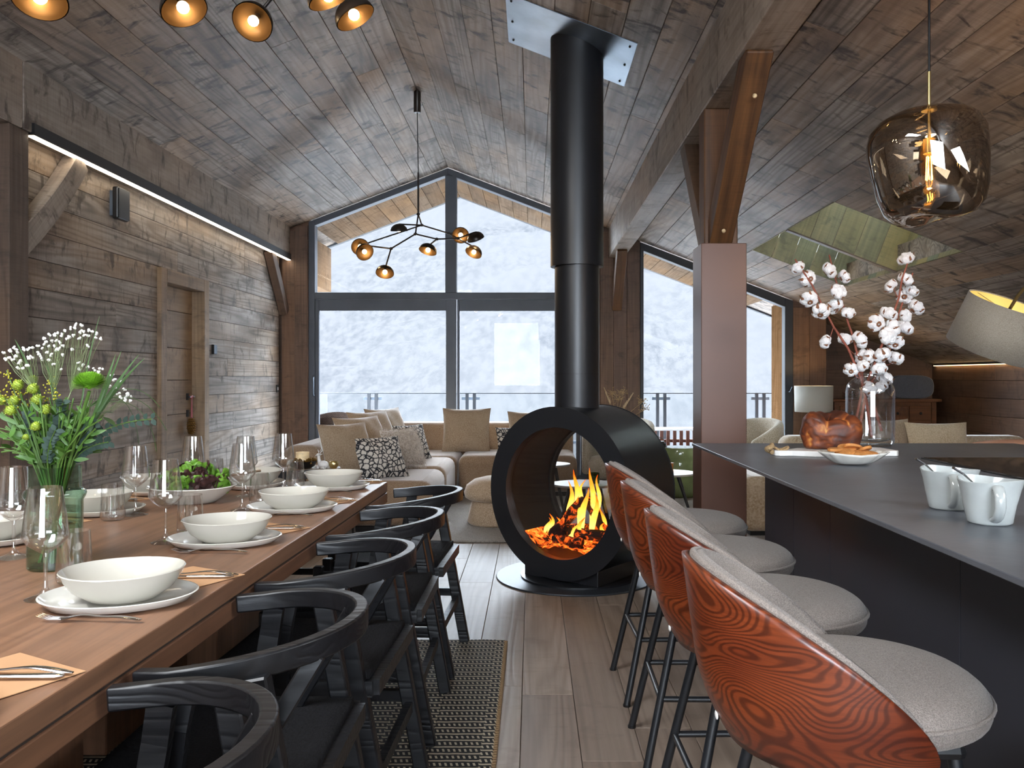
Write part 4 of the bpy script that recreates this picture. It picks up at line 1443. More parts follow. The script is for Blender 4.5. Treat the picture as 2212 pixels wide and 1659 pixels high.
# ================================================================== KITCHEN ISLAND
IX0, IX1, IY0, IY1 = 0.762, 2.30, 0.35, 3.98
wt = MB().box(IX0, IX1, IY0, IY1, 0.908, 0.92).build('island_worktop', M['stone'], None, bevel=(0.0015, 1))
tag(wt, 'thin dark grey stone worktop of the kitchen island', 'worktop')
cut_y = [3.80, 3.38, 2.967, 2.065, 1.16, 0.40]
wh = ['at the far end of the island by the column', 'second from the far end of the island', 'in the middle of the island behind the stools',
      'beside the third stool seat, wide front', 'at the near end of the island']
for k in range(5):
    y1, y0 = cut_y[k], cut_y[k + 1]
    cbn = thing('island_cabinet', 'charcoal flat fronted base cabinet ' + wh[k], 'cabinet', (0, 0, 0), group='cabinets of the kitchen island')
    MB().box(1.08, 2.2, y0 + 0.0005, y1 - 0.0005, 0.08, 0.906).build('carcass', M['front'], cbn)
    MB().box(1.06, 1.079, y0 + 0.0015, y1 - 0.0015, 0.06, 0.902).build('front_panel', M['front'], cbn, bevel=(0.001, 1))
    MB().box(1.12, 2.15, y0 + 0.001, y1 - 0.001, 0, 0.08).build('plinth', M['black'], cbn)
hob = thing('induction_hob', 'black glass cooking hob set on the island worktop', 'hob', (0, 0, 0.9205))
MB().box(1.51, 2.12, 2.42, 3.22, 0, 0.005).build('glass_top', M['hob'], hob, bevel=(0.002, 1))
MB().box(1.502, 1.51, 2.42, 3.22, 0, 0.004).build('edge_trim', M['black'], hob)

# ---- mugs with spoons
mg = MB()
mprof = [(0, 0), (0.041, 0), (0.045, 0.004), (0.052, 0.04), (0.060, 0.075), (0.0655, 0.094), (0.0635, 0.0955), (0.057, 0.076), (0.049, 0.042), (0.041, 0.010), (0, 0.008)]
mg.lathe(mprof, 40)
for v in mg.v:
    k = math.atan2(v.y, v.x)
    f = 1 + 0.022 * math.sin(3 * k + v.z * 40) * (v.z > 0.01)
    v.x *= f
    v.y *= f
    if v.z > 0.085:
        v.z += 0.003 * math.sin(2 * k)
hn = MB().tube([(0.050, 0, 0.080), (0.072, 0, 0.084), (0.088, 0, 0.068), (0.088, 0, 0.045), (0.072, 0, 0.024), (0.046, 0, 0.014)],
               [0.011, 0.0105, 0.010, 0.010, 0.010, 0.011], 10, flat=(1.1, 0.7))
mug = None
for (x, y, lab) in ((1.0, 2.00, 'off white ceramic mug with spoon, the farther of two on the island'), (0.988, 1.80, 'off white ceramic mug with spoon, the nearer of two on the island')):
    if mug is None:
        mug = thing('mug', lab, 'mug', (x, y, 0.9205), R(-108), 'coffee mugs on the island')
        mg.build('cup', M['mug'], mug, smooth=60)
        hn.build('handle', M['mug'], mug, smooth=60)
    else:
        dup(mug, None, (x, y, 0.9205), R(-106), lab)
for (x, y, lab) in ((1.0, 2.00, 'farther'), (0.988, 1.80, 'nearer')):
    t_ = MB().tube([(0.028, 0.012, 0.014), (-0.028, -0.004, 0.078), (-0.062, -0.012, 0.106), (-0.088, -0.018, 0.121)], [0.003, 0.0022, 0.0035, 0.0045], 7, flat=(1, 0.6))
    t_.ball((0.03, 0.012, 0.014), 0.012, 8, 5, (1, 0.7, 0.4))
    tag(t_.build('teaspoon', M['chrome'], None, smooth=60, loc=(x, y, 0.9205)), 'small steel teaspoon leaning in the %s mug' % lab, 'spoon', 'teaspoons in the mugs')

# ---- cutting board, brioche, biscuits
cbp = [(0.06, -0.085), (0.40, -0.085), (0.415, -0.07), (0.415, 0.07), (0.40, 0.085), (0.06, 0.085), (0.03, 0.06), (-0.01, 0.033), (-0.06, 0.030), (-0.075, 0.015), (-0.075, -0.015), (-0.06, -0.030), (-0.01, -0.033), (0.03, -0.06)]
board_t = thing('serving_board', 'white marble serving board with a knotted rope loop', 'board', (1.045, 3.36, 0.9205), R(6))
MB().prism(cbp, 0, 0.022, lambda u, v, w: (u, v, w)).build('slab', plain('white_marble', '#dedcd8', 0.3, var=0.05, scale=6), board_t, bevel=(0.003, 2))
rp = MB()
rp.tube([(-0.045 + 0.03 * math.cos(a), 0.02 * math.sin(a), 0.028 + 0.006 * math.cos(2 * a)) for a in [i * 6.283 / 16 for i in range(17)]], 0.005, 7)
for i in range(10):
    a = i * 0.7
    rp.ball((-0.092 + 0.010 * math.cos(a), 0.012 * math.sin(a), 0.014 + 0.003 * i), 0.011, 6, 5)
rp.build('rope_loop', plain('jute_rope', '#a08560', 0.9, var=0.3, scale=120, bump=0.6, bscale=250), board_t, smooth=70)

m, nt, b = newmat('brioche_crust')
tc = nd(nt, 'ShaderNodeTexCoord')
nz = nd(nt, 'ShaderNodeTexNoise', {'Vector': tc.outputs['Object'], 'Scale': 14.0, 'Detail': 6.0, 'Distortion': 0.8})
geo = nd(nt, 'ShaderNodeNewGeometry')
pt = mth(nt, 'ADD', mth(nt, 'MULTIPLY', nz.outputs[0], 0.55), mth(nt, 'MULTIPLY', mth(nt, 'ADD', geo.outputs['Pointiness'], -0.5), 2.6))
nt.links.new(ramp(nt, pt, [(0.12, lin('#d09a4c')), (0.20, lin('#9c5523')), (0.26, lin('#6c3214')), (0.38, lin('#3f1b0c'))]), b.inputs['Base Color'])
b.inputs['Roughness'].default_value = 0.52
bp = nd(nt, 'ShaderNodeBump', {'Height': nz.outputs[0], 'Strength': 0.35, 'Distance': 0.01})
nt.links.new(bp.outputs[0], b.inputs['Normal'])


def loaf(u, v):
    # tin loaf, its crown made of fat braided lobes with deep creases between them
    a = 2 * math.pi * u
    ph = math.pi * (v - 0.5)
    c = math.cos(ph) ** (0.42 if ph > 0 else 0.10)
    x = math.copysign(abs(math.cos(a)) ** 0.62, math.cos(a)) * c
    y = math.copysign(abs(math.sin(a)) ** 0.72, math.sin(a)) * c
    px, py = x * 0.120, y * 0.075
    if ph > 0:
        z = math.sin(ph)
        lob = 0.0
        for (lx, ly, sx_, sy_, h_) in ((-0.070, -0.02, 0.046, 0.060, 0.062), (-0.035, 0.035, 0.050, 0.045, 0.060), (0.030, 0.020, 0.052, 0.055, 0.064), (0.075, -0.01, 0.042, 0.055, 0.050), (0.015, -0.045, 0.055, 0.035, 0.034)):
            d2 = ((px - lx) / sx_) ** 2 + ((py - ly) / sy_) ** 2
            lob = max(lob, h_ * math.sqrt(max(0.0, 1.35 - d2)))
        zz = 0.060 + z * 0.022 + lob * min(1, z * 2.2)
        px *= 1 + 0.05 * z
    else:
        zz = 0.060 * (1 + math.sin(ph))
        f = 0.93 + 0.07 * (zz / 0.06)
        px *= f
        py *= f
    n = mnoise.noise(Vector((px * 26, py * 26, zz * 26))) * 0.006 + mnoise.noise(Vector((px * 70, py * 70, zz * 70))) * 0.002
    return (px + n, py + n, max(0, zz + n * 0.8 * (zz > 0.01)))


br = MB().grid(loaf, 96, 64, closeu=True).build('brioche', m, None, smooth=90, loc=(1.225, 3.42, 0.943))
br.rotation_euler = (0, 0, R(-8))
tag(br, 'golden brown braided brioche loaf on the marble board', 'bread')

dsh = MB()
n = 48


def shell_dish(u, v):
    a = 2 * math.pi * u
    sca = 1 + 0.11 * abs(math.sin(7 * a)) * v
    r = 0.055 + 0.058 * v
    return (r * math.cos(a) * sca * (1.0 + 0.05 * math.cos(a)), r * math.sin(a) * sca * 0.72, 0.004 + 0.034 * v ** 1.6 + 0.008 * v * abs(math.cos(a)))


dsh.grid(shell_dish, 64, 8, closeu=True)
o_ = len(dsh.v)
dsh.f.append(list(range(64))[::-1])
bd = dsh.build('shell_dish', M['ceramic'], None, smooth=50, solid=0.004, loc=(1.15, 3.0, 0.9225))
tag(bd, 'white scalloped shell dish of biscuits on the worktop', 'dish')
ckm = plain('biscuit', '#bd7f42', 0.7, var=0.2, scale=60, bump=0.4, bscale=120)
ck = [(-0.055, 0.015, 0.024, 55, 0.0, 'at the far left'), (-0.03, -0.012, 0.024, 0, 15, 'lying left in front'), (0.022, -0.02, 0.024, 0, 10, 'lying right in front'),
      (0.015, 0.022, 0.030, 20, -25, 'leaning at the back'), (0.052, 0.008, 0.026, 70, -20, 'at the right rim'), (-0.008, 0.030, 0.026, 30, 20, 'half hidden at the back'),
      (0.068, -0.008, 0.022, 80, 10, 'small one at the right end')]
for i, (x, y, z, rz, tl, lab) in enumerate(ck):
    s_ = 0.034 if i < 6 else 0.024
    o = MB().lathe([(0, 0), (s_ * 0.92, 0), (s_, 0.004), (s_ * 0.97, 0.009), (s_ * 0.8, 0.011), (0, 0.011)], 20, sx=1.25 if i in (0, 3, 4) else 1.05, sy=0.75 if i in (0, 3, 4) else 0.95).build('biscuit', ckm, None, smooth=50)
    o.location = (1.15 + x, 3.0 + y, 0.9225 + z + 0.012 + 0.010 * (y > 0))
    o.rotation_euler = (R(tl), R(-tl * 0.6), R(rz))
    tag(o, 'round golden biscuit in the shell dish, ' + lab, 'biscuit', 'biscuits in the shell dish')

# ---- glass vase with cotton branches
VX, VY = 1.54, 3.80
vz = thing('glass_vase', 'large clear bottle shaped glass vase holding cotton branches', 'vase', (VX, VY, 0.9205))
vprof = [(0, 0.0), (0.07, 0.0), (0.092, 0.006), (0.103, 0.022), (0.1055, 0.05), (0.1055, 0.25), (0.100, 0.278), (0.084, 0.300), (0.066, 0.312), (0.060, 0.320), (0.062, 0.334),
         (0.0585, 0.334), (0.056, 0.320), (0.062, 0.307), (0.079, 0.296), (0.095, 0.276), (0.1005, 0.25), (0.1005, 0.055), (0.095, 0.035), (0.07, 0.026), (0, 0.024)]
MB().lathe(vprof, 48).build('glass_body', M['vaseglass'], vz, smooth=40)
zp = lambda zx, zy, dy: at(1600 + zx * 0.3134, 480 + zy * 0.3134, VY + dy)
boll = MB()
rb_ = random.Random(2)
for k in range(5):
    a = k * 6.283 / 5
    boll.ball((0.013 * math.cos(a), 0.013 * math.sin(a), 0.010), 0.0165, 9, 7, (1, 1, 1.05))
boll.ball((0, 0, 0.016), 0.016, 9, 7)
for v in boll.v:
    nn = mnoise.noise(v * 160) * 0.003 + mnoise.noise(v * 70) * 0.004
    v += v.normalized() * nn
cot = plain('cotton', '#eae9e9', 0.95, sheen=0.5, bump=0.6, bscale=180)
husk = MB()
for k in range(5):
    a = k * 6.283 / 5 + 0.6
    ca, sa = math.cos(a), math.sin(a)
    husk.add([(0.003 * ca - 0.007 * sa, 0.003 * sa + 0.007 * ca, -0.008), (0.003 * ca + 0.007 * sa, 0.003 * sa - 0.007 * ca, -0.008), (0.025 * ca + 0.005 * sa, 0.025 * sa - 0.005 * ca, 0.004), (0.031 * ca, 0.031 * sa, 0.020), (0.025 * ca - 0.005 * sa, 0.025 * sa + 0.005 * ca, 0.004)],
             [(0, 1, 2, 3, 4)])
hk = plain('dry_husk', '#7a4f35', 0.8, var=0.3, scale=60)
bark = plain('cotton_twig', '#8a4a38', 0.7, var=0.25, scale=40)
bo_proto = boll.build('cotton_boll', cot, None, smooth=80)
hk_proto = husk.build('husk', hk, bo_proto, solid=0.0012)
brs = [('left', [(900, 1480), (870, 1250), (832, 1085), (740, 870), (640, 720), (560, 570), (490, 430), (375, 255)], -0.03,
        [(405, 325), (475, 390), (475, 545), (550, 630), (600, 832), (760, 1025), (850, 1005), (830, 935)]),
       ('inner left', [(790, 1380), (830, 1200), (842, 1085), (778, 800), (742, 700), (690, 520), (650, 380), (610, 225)], 0.05,
        [(595, 345), (700, 385), (665, 490), (655, 605), (738, 640), (800, 822), (715, 822), (655, 590)]),
       ('inner right', [(820, 1420), (850, 1250), (880, 1080), (960, 880), (1010, 760), (1050, 640), (1090, 520), (1112, 390), (1150, 285)], -0.02,
        [(1145, 270), (1050, 450), (1125, 410), (1010, 650), (945, 700), (1030, 735), (1065, 840), (1000, 790), (905, 925), (985, 935)]),
       ('right', [(970, 1440), (915, 1250), (900, 1100), (985, 990), (1022, 850), (1100, 600), (1150, 450), (1186, 350)], 0.06,
        [(1170, 490), (1128, 510), (1195, 600), (1120, 650), (1120, 745), (1060, 955), (950, 1025), (985, 1090), (870, 1160), (975, 1150)])]
rb_ = random.Random(9)
for lab, pts, dy, bls in brs:
    t = thing('cotton_branch', 'dry cotton branch with white bolls, %s of four in the vase' % lab, 'branch', (VX, VY, 0.95), group='cotton branches in the glass vase')
    base = Vector((VX, VY, 0.95))
    P_ = []
    for i, (a, b_) in enumerate(pts):
        k = i / (len(pts) - 1)
        P_.append(zp(a, b_, dy * k * 1.6 - 0.0) - base)
    MB().tube(P_, [0.0062 * (1.15 - 0.6 * i / (len(P_) - 1)) for i in range(len(P_))], 7).build('twig', bark, t, smooth=60)
    for (a, b_) in bls:
        dd = dy * 1.3 * max(0, (1100 - b_) / 900) + rb_.uniform(-0.035, 0.035)
        q = zp(a, b_, dd) - base
        c = bo_proto.copy()
        COL.objects.link(c)
        c.parent = t
        c.location = q
        c.rotation_euler = (rb_.uniform(0.3, 1.5), rb_.uniform(-0.6, 0.6), rb_.uniform(0, 6.3))
        s_ = rb_.uniform(1.15, 1.5)
        c.scale = (s_, s_, s_)
        h = hk_proto.copy()
        COL.objects.link(h)
        h.parent = c
        h.matrix_parent_inverse = Matrix()
        # short stalk to the twig
        near = min(P_, key=lambda w: (w - q).length)
        MB().tube([near, (near + q) / 2 + Vector((0, 0, -0.006)), q], 0.0018, 5).build('stalk', bark, t, smooth=60)
bpy.data.objects.remove(hk_proto)
bpy.data.objects.remove(bo_proto)


# ================================================================== BAR STOOLS
def make_stool(label):
    """faces local +X"""
    t = thing('bar_stool', label, 'stool', group='bar stools along the island')
    PH = 118

    def rim(a):
        return 0.562 + 0.330 * max(0.0, math.cos(R(a) * 90 / PH)) ** 0.78

    def shell(u, v, off=0.0):
        a = -PH + 2 * PH * u
        zt = rim(a)
        zb = 0.555
        v2 = v
        z = zb + (zt - zb) * v2
        lean = (z - zb) / 0.33
        bulge = 1 - 0.16 * (1 - min(1, lean * 2.2)) ** 2
        D = (0.248 + 0.045 * lean) * bulge - off
        Wd = (0.246 + 0.022 * lean) * bulge - off
        return (-D * math.cos(R(a)) + 0.015, Wd * math.sin(R(a)), z)

    o = MB().grid(lambda u, v: shell(u, v), 48, 16).build('wood_shell', M['shell'], t, smooth=70, solid=0.012)
    o.data.materials.clear()
    o.data.materials.append(SHELL)
    pad = MB().grid(lambda u, v: shell(u, 0.10 + 0.905 * v, 0.022 + 0.018 * math.sin(math.pi * min(1, v))), 48, 14)
    pad.build('back_pad', M['seatgrey'], t, smooth=70, solid=0.026)
    # rim welt
    pts = [shell(i / 60, 1.0, 0.017) for i in range(61)]
    MB().tube([Vector(p) + Vector((0, 0, 0.001)) for p in pts], 0.007, 8).build('rim_piping', M['seatgrey'], t, smooth=80)

    def cushion(u, v):
        a = 2 * math.pi * u
        ph = math.pi * (v - 0.5)
        c = math.cos(ph) ** 0.32
        rx = 0.238 if math.cos(a) > 0 else 0.215
        z = 0.640 + (0.045 if ph < 0 else 0.050) * math.copysign(abs(math.sin(ph)) ** 0.8, math.sin(ph))
        return (0.035 + rx * c * math.copysign(abs(math.cos(a)) ** 0.92, math.cos(a)), 0.232 * c * math.copysign(abs(math.sin(a)) ** 0.92, math.sin(a)), z)
    MB().grid(cushion, 48, 20, closeu=True).build('seat_cushion', M['seatgrey'], t, smooth=80)
    pts = []
    for i in range(49):
        a = 2 * math.pi * i / 48
        rx = 0.238 if math.cos(a) > 0 else 0.215
        pts.append((0.035 + rx * 1.003 * math.copysign(abs(math.cos(a)) ** 0.92, math.cos(a)), 0.2325 * math.copysign(abs(math.sin(a)) ** 0.92, math.sin(a)), 0.648))
    MB().tube(pts, 0.0045, 6, cap=False).build('seat_piping', M['seatgrey'], t, smooth=80)
    MB().box(-0.13, 0.19, -0.15, 0.15, 0.565, 0.597).build('seat_base', M['black'], t, bevel=(0.02, 2))
    lt = {}
    for sx, xt, xf in ((-1, -0.10, -0.228), (1, 0.17, 0.235)):
        for sy in (-1, 1):
            a, b_ = Vector((xt, sy * 0.125, 0.585)), Vector((xf, sy * 0.195, 0.004))
            lt[(sx, sy)] = (a, b_)
            leg = MB().tube([a, b_], 0.0125, 12).build('leg', M['blackmetal'], t, smooth=50)
            MB().lathe([(0, 0), (0.014, 0), (0.0145, 0.008), (0, 0.009)], 12, Matrix.Translation((b_.x, b_.y, 0))).build('foot_cap', M['black'], leg, smooth=50)

    def on(k, z):
        a, b_ = lt[k]
        return a + (b_ - a) * ((a.z - z) / (a.z - b_.z))
    for k1, k2 in (((-1, -1), (-1, 1)), ((1, -1), (1, 1)), ((-1, -1), (1, -1)), ((-1, 1), (1, 1))):
        MB().tube([on(k1, 0.24), on(k2, 0.24)], 0.009, 10).build('foot_rail', M['blackmetal'], t, smooth=50)
    MB().ball((-0.2235, -0.02, 0.592), 0.008, 10, 6, (0.35, 1.6, 1.0)).build('maker_badge', M['white'], t, smooth=80)
    return t


# veneer figure runs round the shell: dense contour lines on object coordinates
m, nt, b = newmat('red_brown_veneer_shell')
tc = nd(nt, 'ShaderNodeTexCoord')
oi = nd(nt, 'ShaderNodeObjectInfo')
ad = nd(nt, 'ShaderNodeVectorMath', {0: tc.outputs['Object'], 1: nd(nt, 'ShaderNodeCombineXYZ', {0: mth(nt, 'MULTIPLY', oi.outputs['Random'], 1.2), 2: mth(nt, 'MULTIPLY', oi.outputs['Random'], 3.0)}).outputs[0]})
mp = nd(nt, 'ShaderNodeMapping', {'Vector': ad.outputs[0], 'Scale': (1.3, 1.3, 3.4), 'Rotation': (0, R(14), 0)})
n1 = nd(nt, 'ShaderNodeTexNoise', {'Vector': mp.outputs[0], 'Scale': 1.6, 'Detail': 1.5, 'Distortion': 0.25}).outputs[0]
rg = mth(nt, 'MULTIPLY_ADD', mth(nt, 'SINE', mth(nt, 'MULTIPLY', n1, 330.0)), 0.5, 0.5)
mp2 = nd(nt, 'ShaderNodeMapping', {'Vector': ad.outputs[0], 'Scale': (14, 14, 170)})
n2 = nd(nt, 'ShaderNodeTexNoise', {'Vector': mp2.outputs[0], 'Scale': 1.0, 'Detail': 3.0}).outputs[0]
n3 = nd(nt, 'ShaderNodeTexNoise', {'Vector': mp.outputs[0], 'Scale': 2.0, 'Detail': 2.0}).outputs[0]
c1 = ramp(nt, n3, [(0.3, lin('#5e2412')), (0.7, lin('#86401f'))])
c2 = mixc(nt, mth(nt, 'MULTIPLY', ramp(nt, rg, [(0.35, (0, 0, 0)), (0.9, (1, 1, 1))]), 0.66), c1, lin('#2a0d07'))
c3 = mixc(nt, mth(nt, 'MULTIPLY', ramp(nt, n2, [(0.4, (0, 0, 0)), (0.7, (1, 1, 1))]), 0.35), c2, lin('#3a140a'))
nt.links.new(c3, b.inputs['Base Color'])
b.inputs['Roughness'].default_value = 0.36
b.inputs['Coat Weight'].default_value = 0.25
b.inputs['Coat Roughness'].default_value = 0.2
SHELL = m
st0 = None
for i, Y in enumerate((1.60, 2.16, 2.74, 3.33)):
    lab = 'bar stool with red brown veneer back and grey seat, ' + ['nearest the camera', 'second from the camera', 'third from the camera', 'farthest, by the fireplace'][i]
    if st0 is None:
        st0 = make_stool(lab)
        st0.location = (0.575, Y, 0)
        st0.rotation_euler = (0, 0, R(-2))
    else:
        dup(st0, None, (0.575, Y, 0), R((-2, 1, -1, 2)[i]), lab)


# ================================================================== LAMPS
def aim(d):
    return Vector(d).to_track_quat('-Z', 'Y').to_matrix().to_4x4()


def bulb_light(parent, loc, energy, col=(1, 0.66, 0.32), r=0.02):
    l = bpy.data.lights.new('bulb_light', 'POINT')
    l.energy = energy
    l.color = col
    l.shadow_soft_size = r
    o = bpy.data.objects.new('bulb_light', l)
    COL.objects.link(o)
    o.parent = parent
    o.location = loc
    return o


def dome_shade(parent, p, d, r=0.078):
    """half globe shade at p opening towards d"""
    Mx = Matrix.Translation(p) @ aim(d)
    n = 8
    prof = [(0.0, r)] + [(r * math.sin(R(90) * k / n), r * math.cos(R(90) * k / n)) for k in range(1, n + 1)]
    prof = [(a * 1.0, b_ * 0.85 - 0.0) for a, b_ in prof]
    inn = [(a * 0.955, b_ * 0.95 - 0.001) for a, b_ in reversed(prof[1:])] + [(0, prof[0][1] * 0.95)]
    s_ = MB().lathe(prof, 28).build('shade', M['bronze'], parent, smooth=60, matrix=Mx)
    MB().lathe(inn, 28).build('shade_lining', M['bronze_in'], s_, smooth=60)
    MB().lathe([(0, r * 0.8), (0.011, r * 0.8), (0.011, 0.030), (0, 0.030)], 10).build('bulb_socket', M['bronze'], s_, smooth=40)
    MB().ball((0, 0, 0.012), 0.021, 12, 8).build('bulb', M['bulb'], s_, smooth=90)
    return Mx @ Vector((0, 0, -0.03))


def chandelier(label, canopy, hub, nodes, arms, shades, energy):
    t = thing('branching_chandelier', label, 'chandelier', canopy)
    c0 = Vector(canopy)
    L_ = {k: Vector(v) - c0 for k, v in nodes.items()}
    MB().lathe([(0, 0.02), (0.032, 0.02), (0.032, -0.19), (0.028, -0.195), (0, -0.195)], 24).build('canopy', M['bronze'], t, smooth=40)
    h = Vector(hub) - c0
    MB().tube([(0, 0, -0.19), h + Vector((0, 0, 0.36))], 0.004, 8).build('cable', M['black'], t, smooth=50)
    MB().tube([h + Vector((0, 0, 0.37)), h], 0.0085, 8).build('stem', M['bronze'], t, smooth=50)
    L_['hub'] = h
    for a, b_ in arms:
        MB().tube([L_[a], L_[b_]], 0.0068, 8).build('arm', M['bronze'], t, smooth=50)
    for k, p in L_.items():
        if k[0] != 'e':
            MB().ball(p, 0.017, 10, 6, (1, 1, 0.8)).build('joint', M['bronze'], t, smooth=60)
    for p, d, frm in shades:
        q = Vector(p) - c0
        MB().tube([L_[frm], q - Vector(d).normalized() * 0.062], 0.0068, 8).build('arm', M['bronze'], t, smooth=50)
        lp = dome_shade(t, q, d)
        bulb_light(t, lp, energy)
    return t


z7 = lambda zx, zy, Y: at(730 + zx * 0.1582, 420 + zy * 0.1583, Y)
CY = 7.4
chandelier('dark bronze chandelier with half globe shades hanging before the gable window', (XR, CY, cz(XR)), z7(1097, 270, CY),
           {'a': z7(1145, 420, CY + 0.10), 'b': z7(1058, 540, CY - 0.10), 'c': z7(1510, 530, CY + 0.25), 'd': z7(725, 740, CY - 0.20), 'f': z7(1350, 610, CY - 0.18),
            'g': z7(1640, 600, CY - 0.1), 'e1': z7(420, 660, CY - 0.05), 'e2': z7(1815, 695, CY + 0.1)},
           [('hub', 'a'), ('hub', 'b'), ('a', 'c'), ('b', 'd'), ('b', 'f'), ('f', 'g'), ('c', 'e2'), ('a', 'e1')],
           [(z7(835, 500, CY + 0.2), (0, 0.2, -1), 'a'), (z7(1675, 560, CY + 0.2), (0, -0.9, -0.55), 'c'), (z7(1885, 610, CY), (0.35, 0.5, -1), 'g'),
            (z7(1850, 800, CY + 0.1), (-0.4, -0.55, -1), 'e2'), (z7(305, 720, CY - 0.15), (0.2, -0.9, -0.5), 'd'), (z7(640, 1075, CY - 0.3), (0, -0.6, -1), 'd'),
            (z7(1225, 775, CY - 0.3), (-0.25, -0.35, -1), 'f'), (z7(370, 790, CY - 0.25), (0.75, -1.0, -0.75), 'e1')], 1.2)

hub2 = Vector((-1.16, 2.85, 2.62))
s_pts = {'s1': at(85, 0, 2.45), 's2': at(398, 22, 2.80), 's3': at(545, 48, 3.2), 's4': at(712, -2, 2.9), 's5': at(768, 38, 3.1)}
chandelier('dark bronze chandelier above the dining table, cut by the top edge', (XR, 2.85, cz(XR)), hub2 + Vector((XR + 1.16, 0, 0.1)),
           {'a': hub2 + Vector((-0.06, -0.12, 0.0)), 'b': hub2 + Vector((0.16, 0.1, 0.02)), 'c': s_pts['s1'] + Vector((0.22, 0.1, 0.10)), 'd': s_pts['s3'] + Vector((0.10, 0.02, 0.14))},
           [('hub', 'a'), ('hub', 'b'), ('a', 'c'), ('b', 'd')],
           [(s_pts['s1'], (0.15, -0.45, -1), 'c'), (s_pts['s2'], (0.5, -0.25, -1), 'a'), (s_pts['s3'], (-0.1, -0.8, -0.8), 'd'), (s_pts['s4'], (0.45, 0.1, -1), 'b'), (s_pts['s5'], (0.55, 0.0, -0.95), 'b')], 1.2)

# smoked glass pendant
PX, PY, PZ = 1.50, 3.15, 2.035
pen = thing('glass_pendant_lamp', 'smoked glass globe pendant lamp over the kitchen island', 'pendant lamp', (PX, PY, cz(PX)))
dz = PZ - cz(PX)
pp = [(0.0, -0.196), (0.05, -0.200), (0.095, -0.204), (0.142, -0.194), (0.176, -0.160), (0.195, -0.10), (0.207, -0.01), (0.2125, 0.06), (0.2105, 0.105), (0.195, 0.150), (0.162, 0.182), (0.11, 0.203), (0.05, 0.212), (0.018, 0.213)]
gm = MB().lathe(pp, 56)
for v in gm.v:
    k = math.atan2(v.y, v.x)
    v.z += 0.012 * math.sin(2 * k + 0.8) * (1 if v.z < -0.1 else 0.3)
    v.x *= 1 + 0.012 * math.sin(3 * k)
gm.build('glass_globe', M['smoke'], pen, smooth=80, matrix=Matrix.Translation((0.0, 0, dz)) @ Matrix.Rotation(R(-7), 4, 'Y'))
MB().tube([(0, 0, dz + 0.355), (0, 0, 0.0)], 0.0045, 8).build('cord', M['black'], pen, smooth=50)
MB().tube([(0, 0, dz + 0.355), (0, 0, dz + 0.10)], 0.006, 10).build('brass_rod', M['brass'], pen, smooth=50)
MB().lathe([(0, 0.207), (0.028, 0.207), (0.028, 0.214), (0, 0.214)], 24, Matrix.Translation((0, 0, dz))).build('cap_plate', M['brass'], pen, smooth=40)
MB().lathe([(0, 0.10), (0.022, 0.10), (0.022, 0.045), (0, 0.045)], 20, Matrix.Translation((0, 0, dz))).build('socket', M['brass'], pen, smooth=40)
MB().lathe([(0.014, 0.05), (0.024, 0.03), (0.026, -0.06), (0.020, -0.085), (0, -0.093)], 24, Matrix.Translation((0, 0, dz))).build('bulb_glass', clear('amber_bulb', (1, 0.9, 0.7), f0=0.05), pen, smooth=60)
fm_ = emis('filament', '#ffb450', 60.0)
fl_ = MB()
for k in range(5):
    a = k * 6.283 / 5
    fl_.tube([(0.009 * math.cos(a), 0.009 * math.sin(a), dz + 0.035), (0.012 * math.cos(a + 0.5), 0.012 * math.sin(a + 0.5), dz - 0.055)], 0.0016, 5)
fl_.build('filament', fm_, pen)
bulb_light(pen, (0, 0, dz - 0.11), 7, r=0.03)
MB().lathe([(0, 0), (0.05, 0), (0.05, -0.02), (0, -0.02)], 24).build('ceiling_rose', M['black'], pen, smooth=40)

# light strips
ls = thing('led_light_strip', 'long warm light strip in a black profile under the left wall beam', 'light strip', (0, 0, 0))
MB().box(BLX - 0.03, BLX + 0.016, 4.86, YW - 0.065, ZB - 0.035, ZB + 0.035).build('profile', M['black'], ls)
MB().box(BLX - 0.034, BLX + 0.010, 4.865, YW - 0.07, ZB - 0.039, ZB - 0.0352).build('diffuser', M['led'], ls)
lr_ = thing('led_light_strip', 'warm light strip along the top of the low right wall', 'light strip', (0, 0, 0))
MB().box(XK - 0.03, XK - 0.002, 4.0, 10.65, CAM_H + 0.150, CAM_H + 0.175).build('profile', M['black'], lr_)
MB().box(XK - 0.034, XK - 0.001, 4.0, 10.65, CAM_H + 0.142, CAM_H + 0.1495).build('diffuser', M['led_dim'], lr_)

# wall devices
sp = thing('wall_speaker', 'small black loudspeaker mounted high on the left wall', 'speaker', (XL, 6.05, 2.49))
MB().box(0.03, 0.075, -0.085, 0.085, -0.115, 0.115).build('body', M['black'], sp, bevel=(0.012, 2))
MB().box(0.075, 0.080, -0.078, 0.078, -0.108, 0.108).build('grille', M['frame_dark'], sp, bevel=(0.002, 1))
MB().box(0.0005, 0.03, -0.06, 0.06, -0.09, 0.09).build('bracket', M['steel_grey'], sp)
th = thing('thermostat', 'small silver thermostat box right of the door', 'thermostat', (XL, 7.93, 1.50))
MB().box(0.0005, 0.024, -0.04, 0.04, -0.045, 0.045).build('body', M['black'], th, bevel=(0.003, 1))
MB().box(0.0242, 0.028, -0.036, 0.036, -0.041, 0.041).build('face', M['steel_grey'], th)
sw = thing('light_switch', 'black light switch plate by the window corner post', 'switch', (XL, 9.92, 1.10))
MB().box(0.0005, 0.010, -0.042, 0.042, -0.045, 0.045).build('plate', M['black'], sw, bevel=(0.003, 1))
MB().box(0.0102, 0.014, -0.02, 0.02, -0.018, 0.018).build('rocker', M['white'], sw)

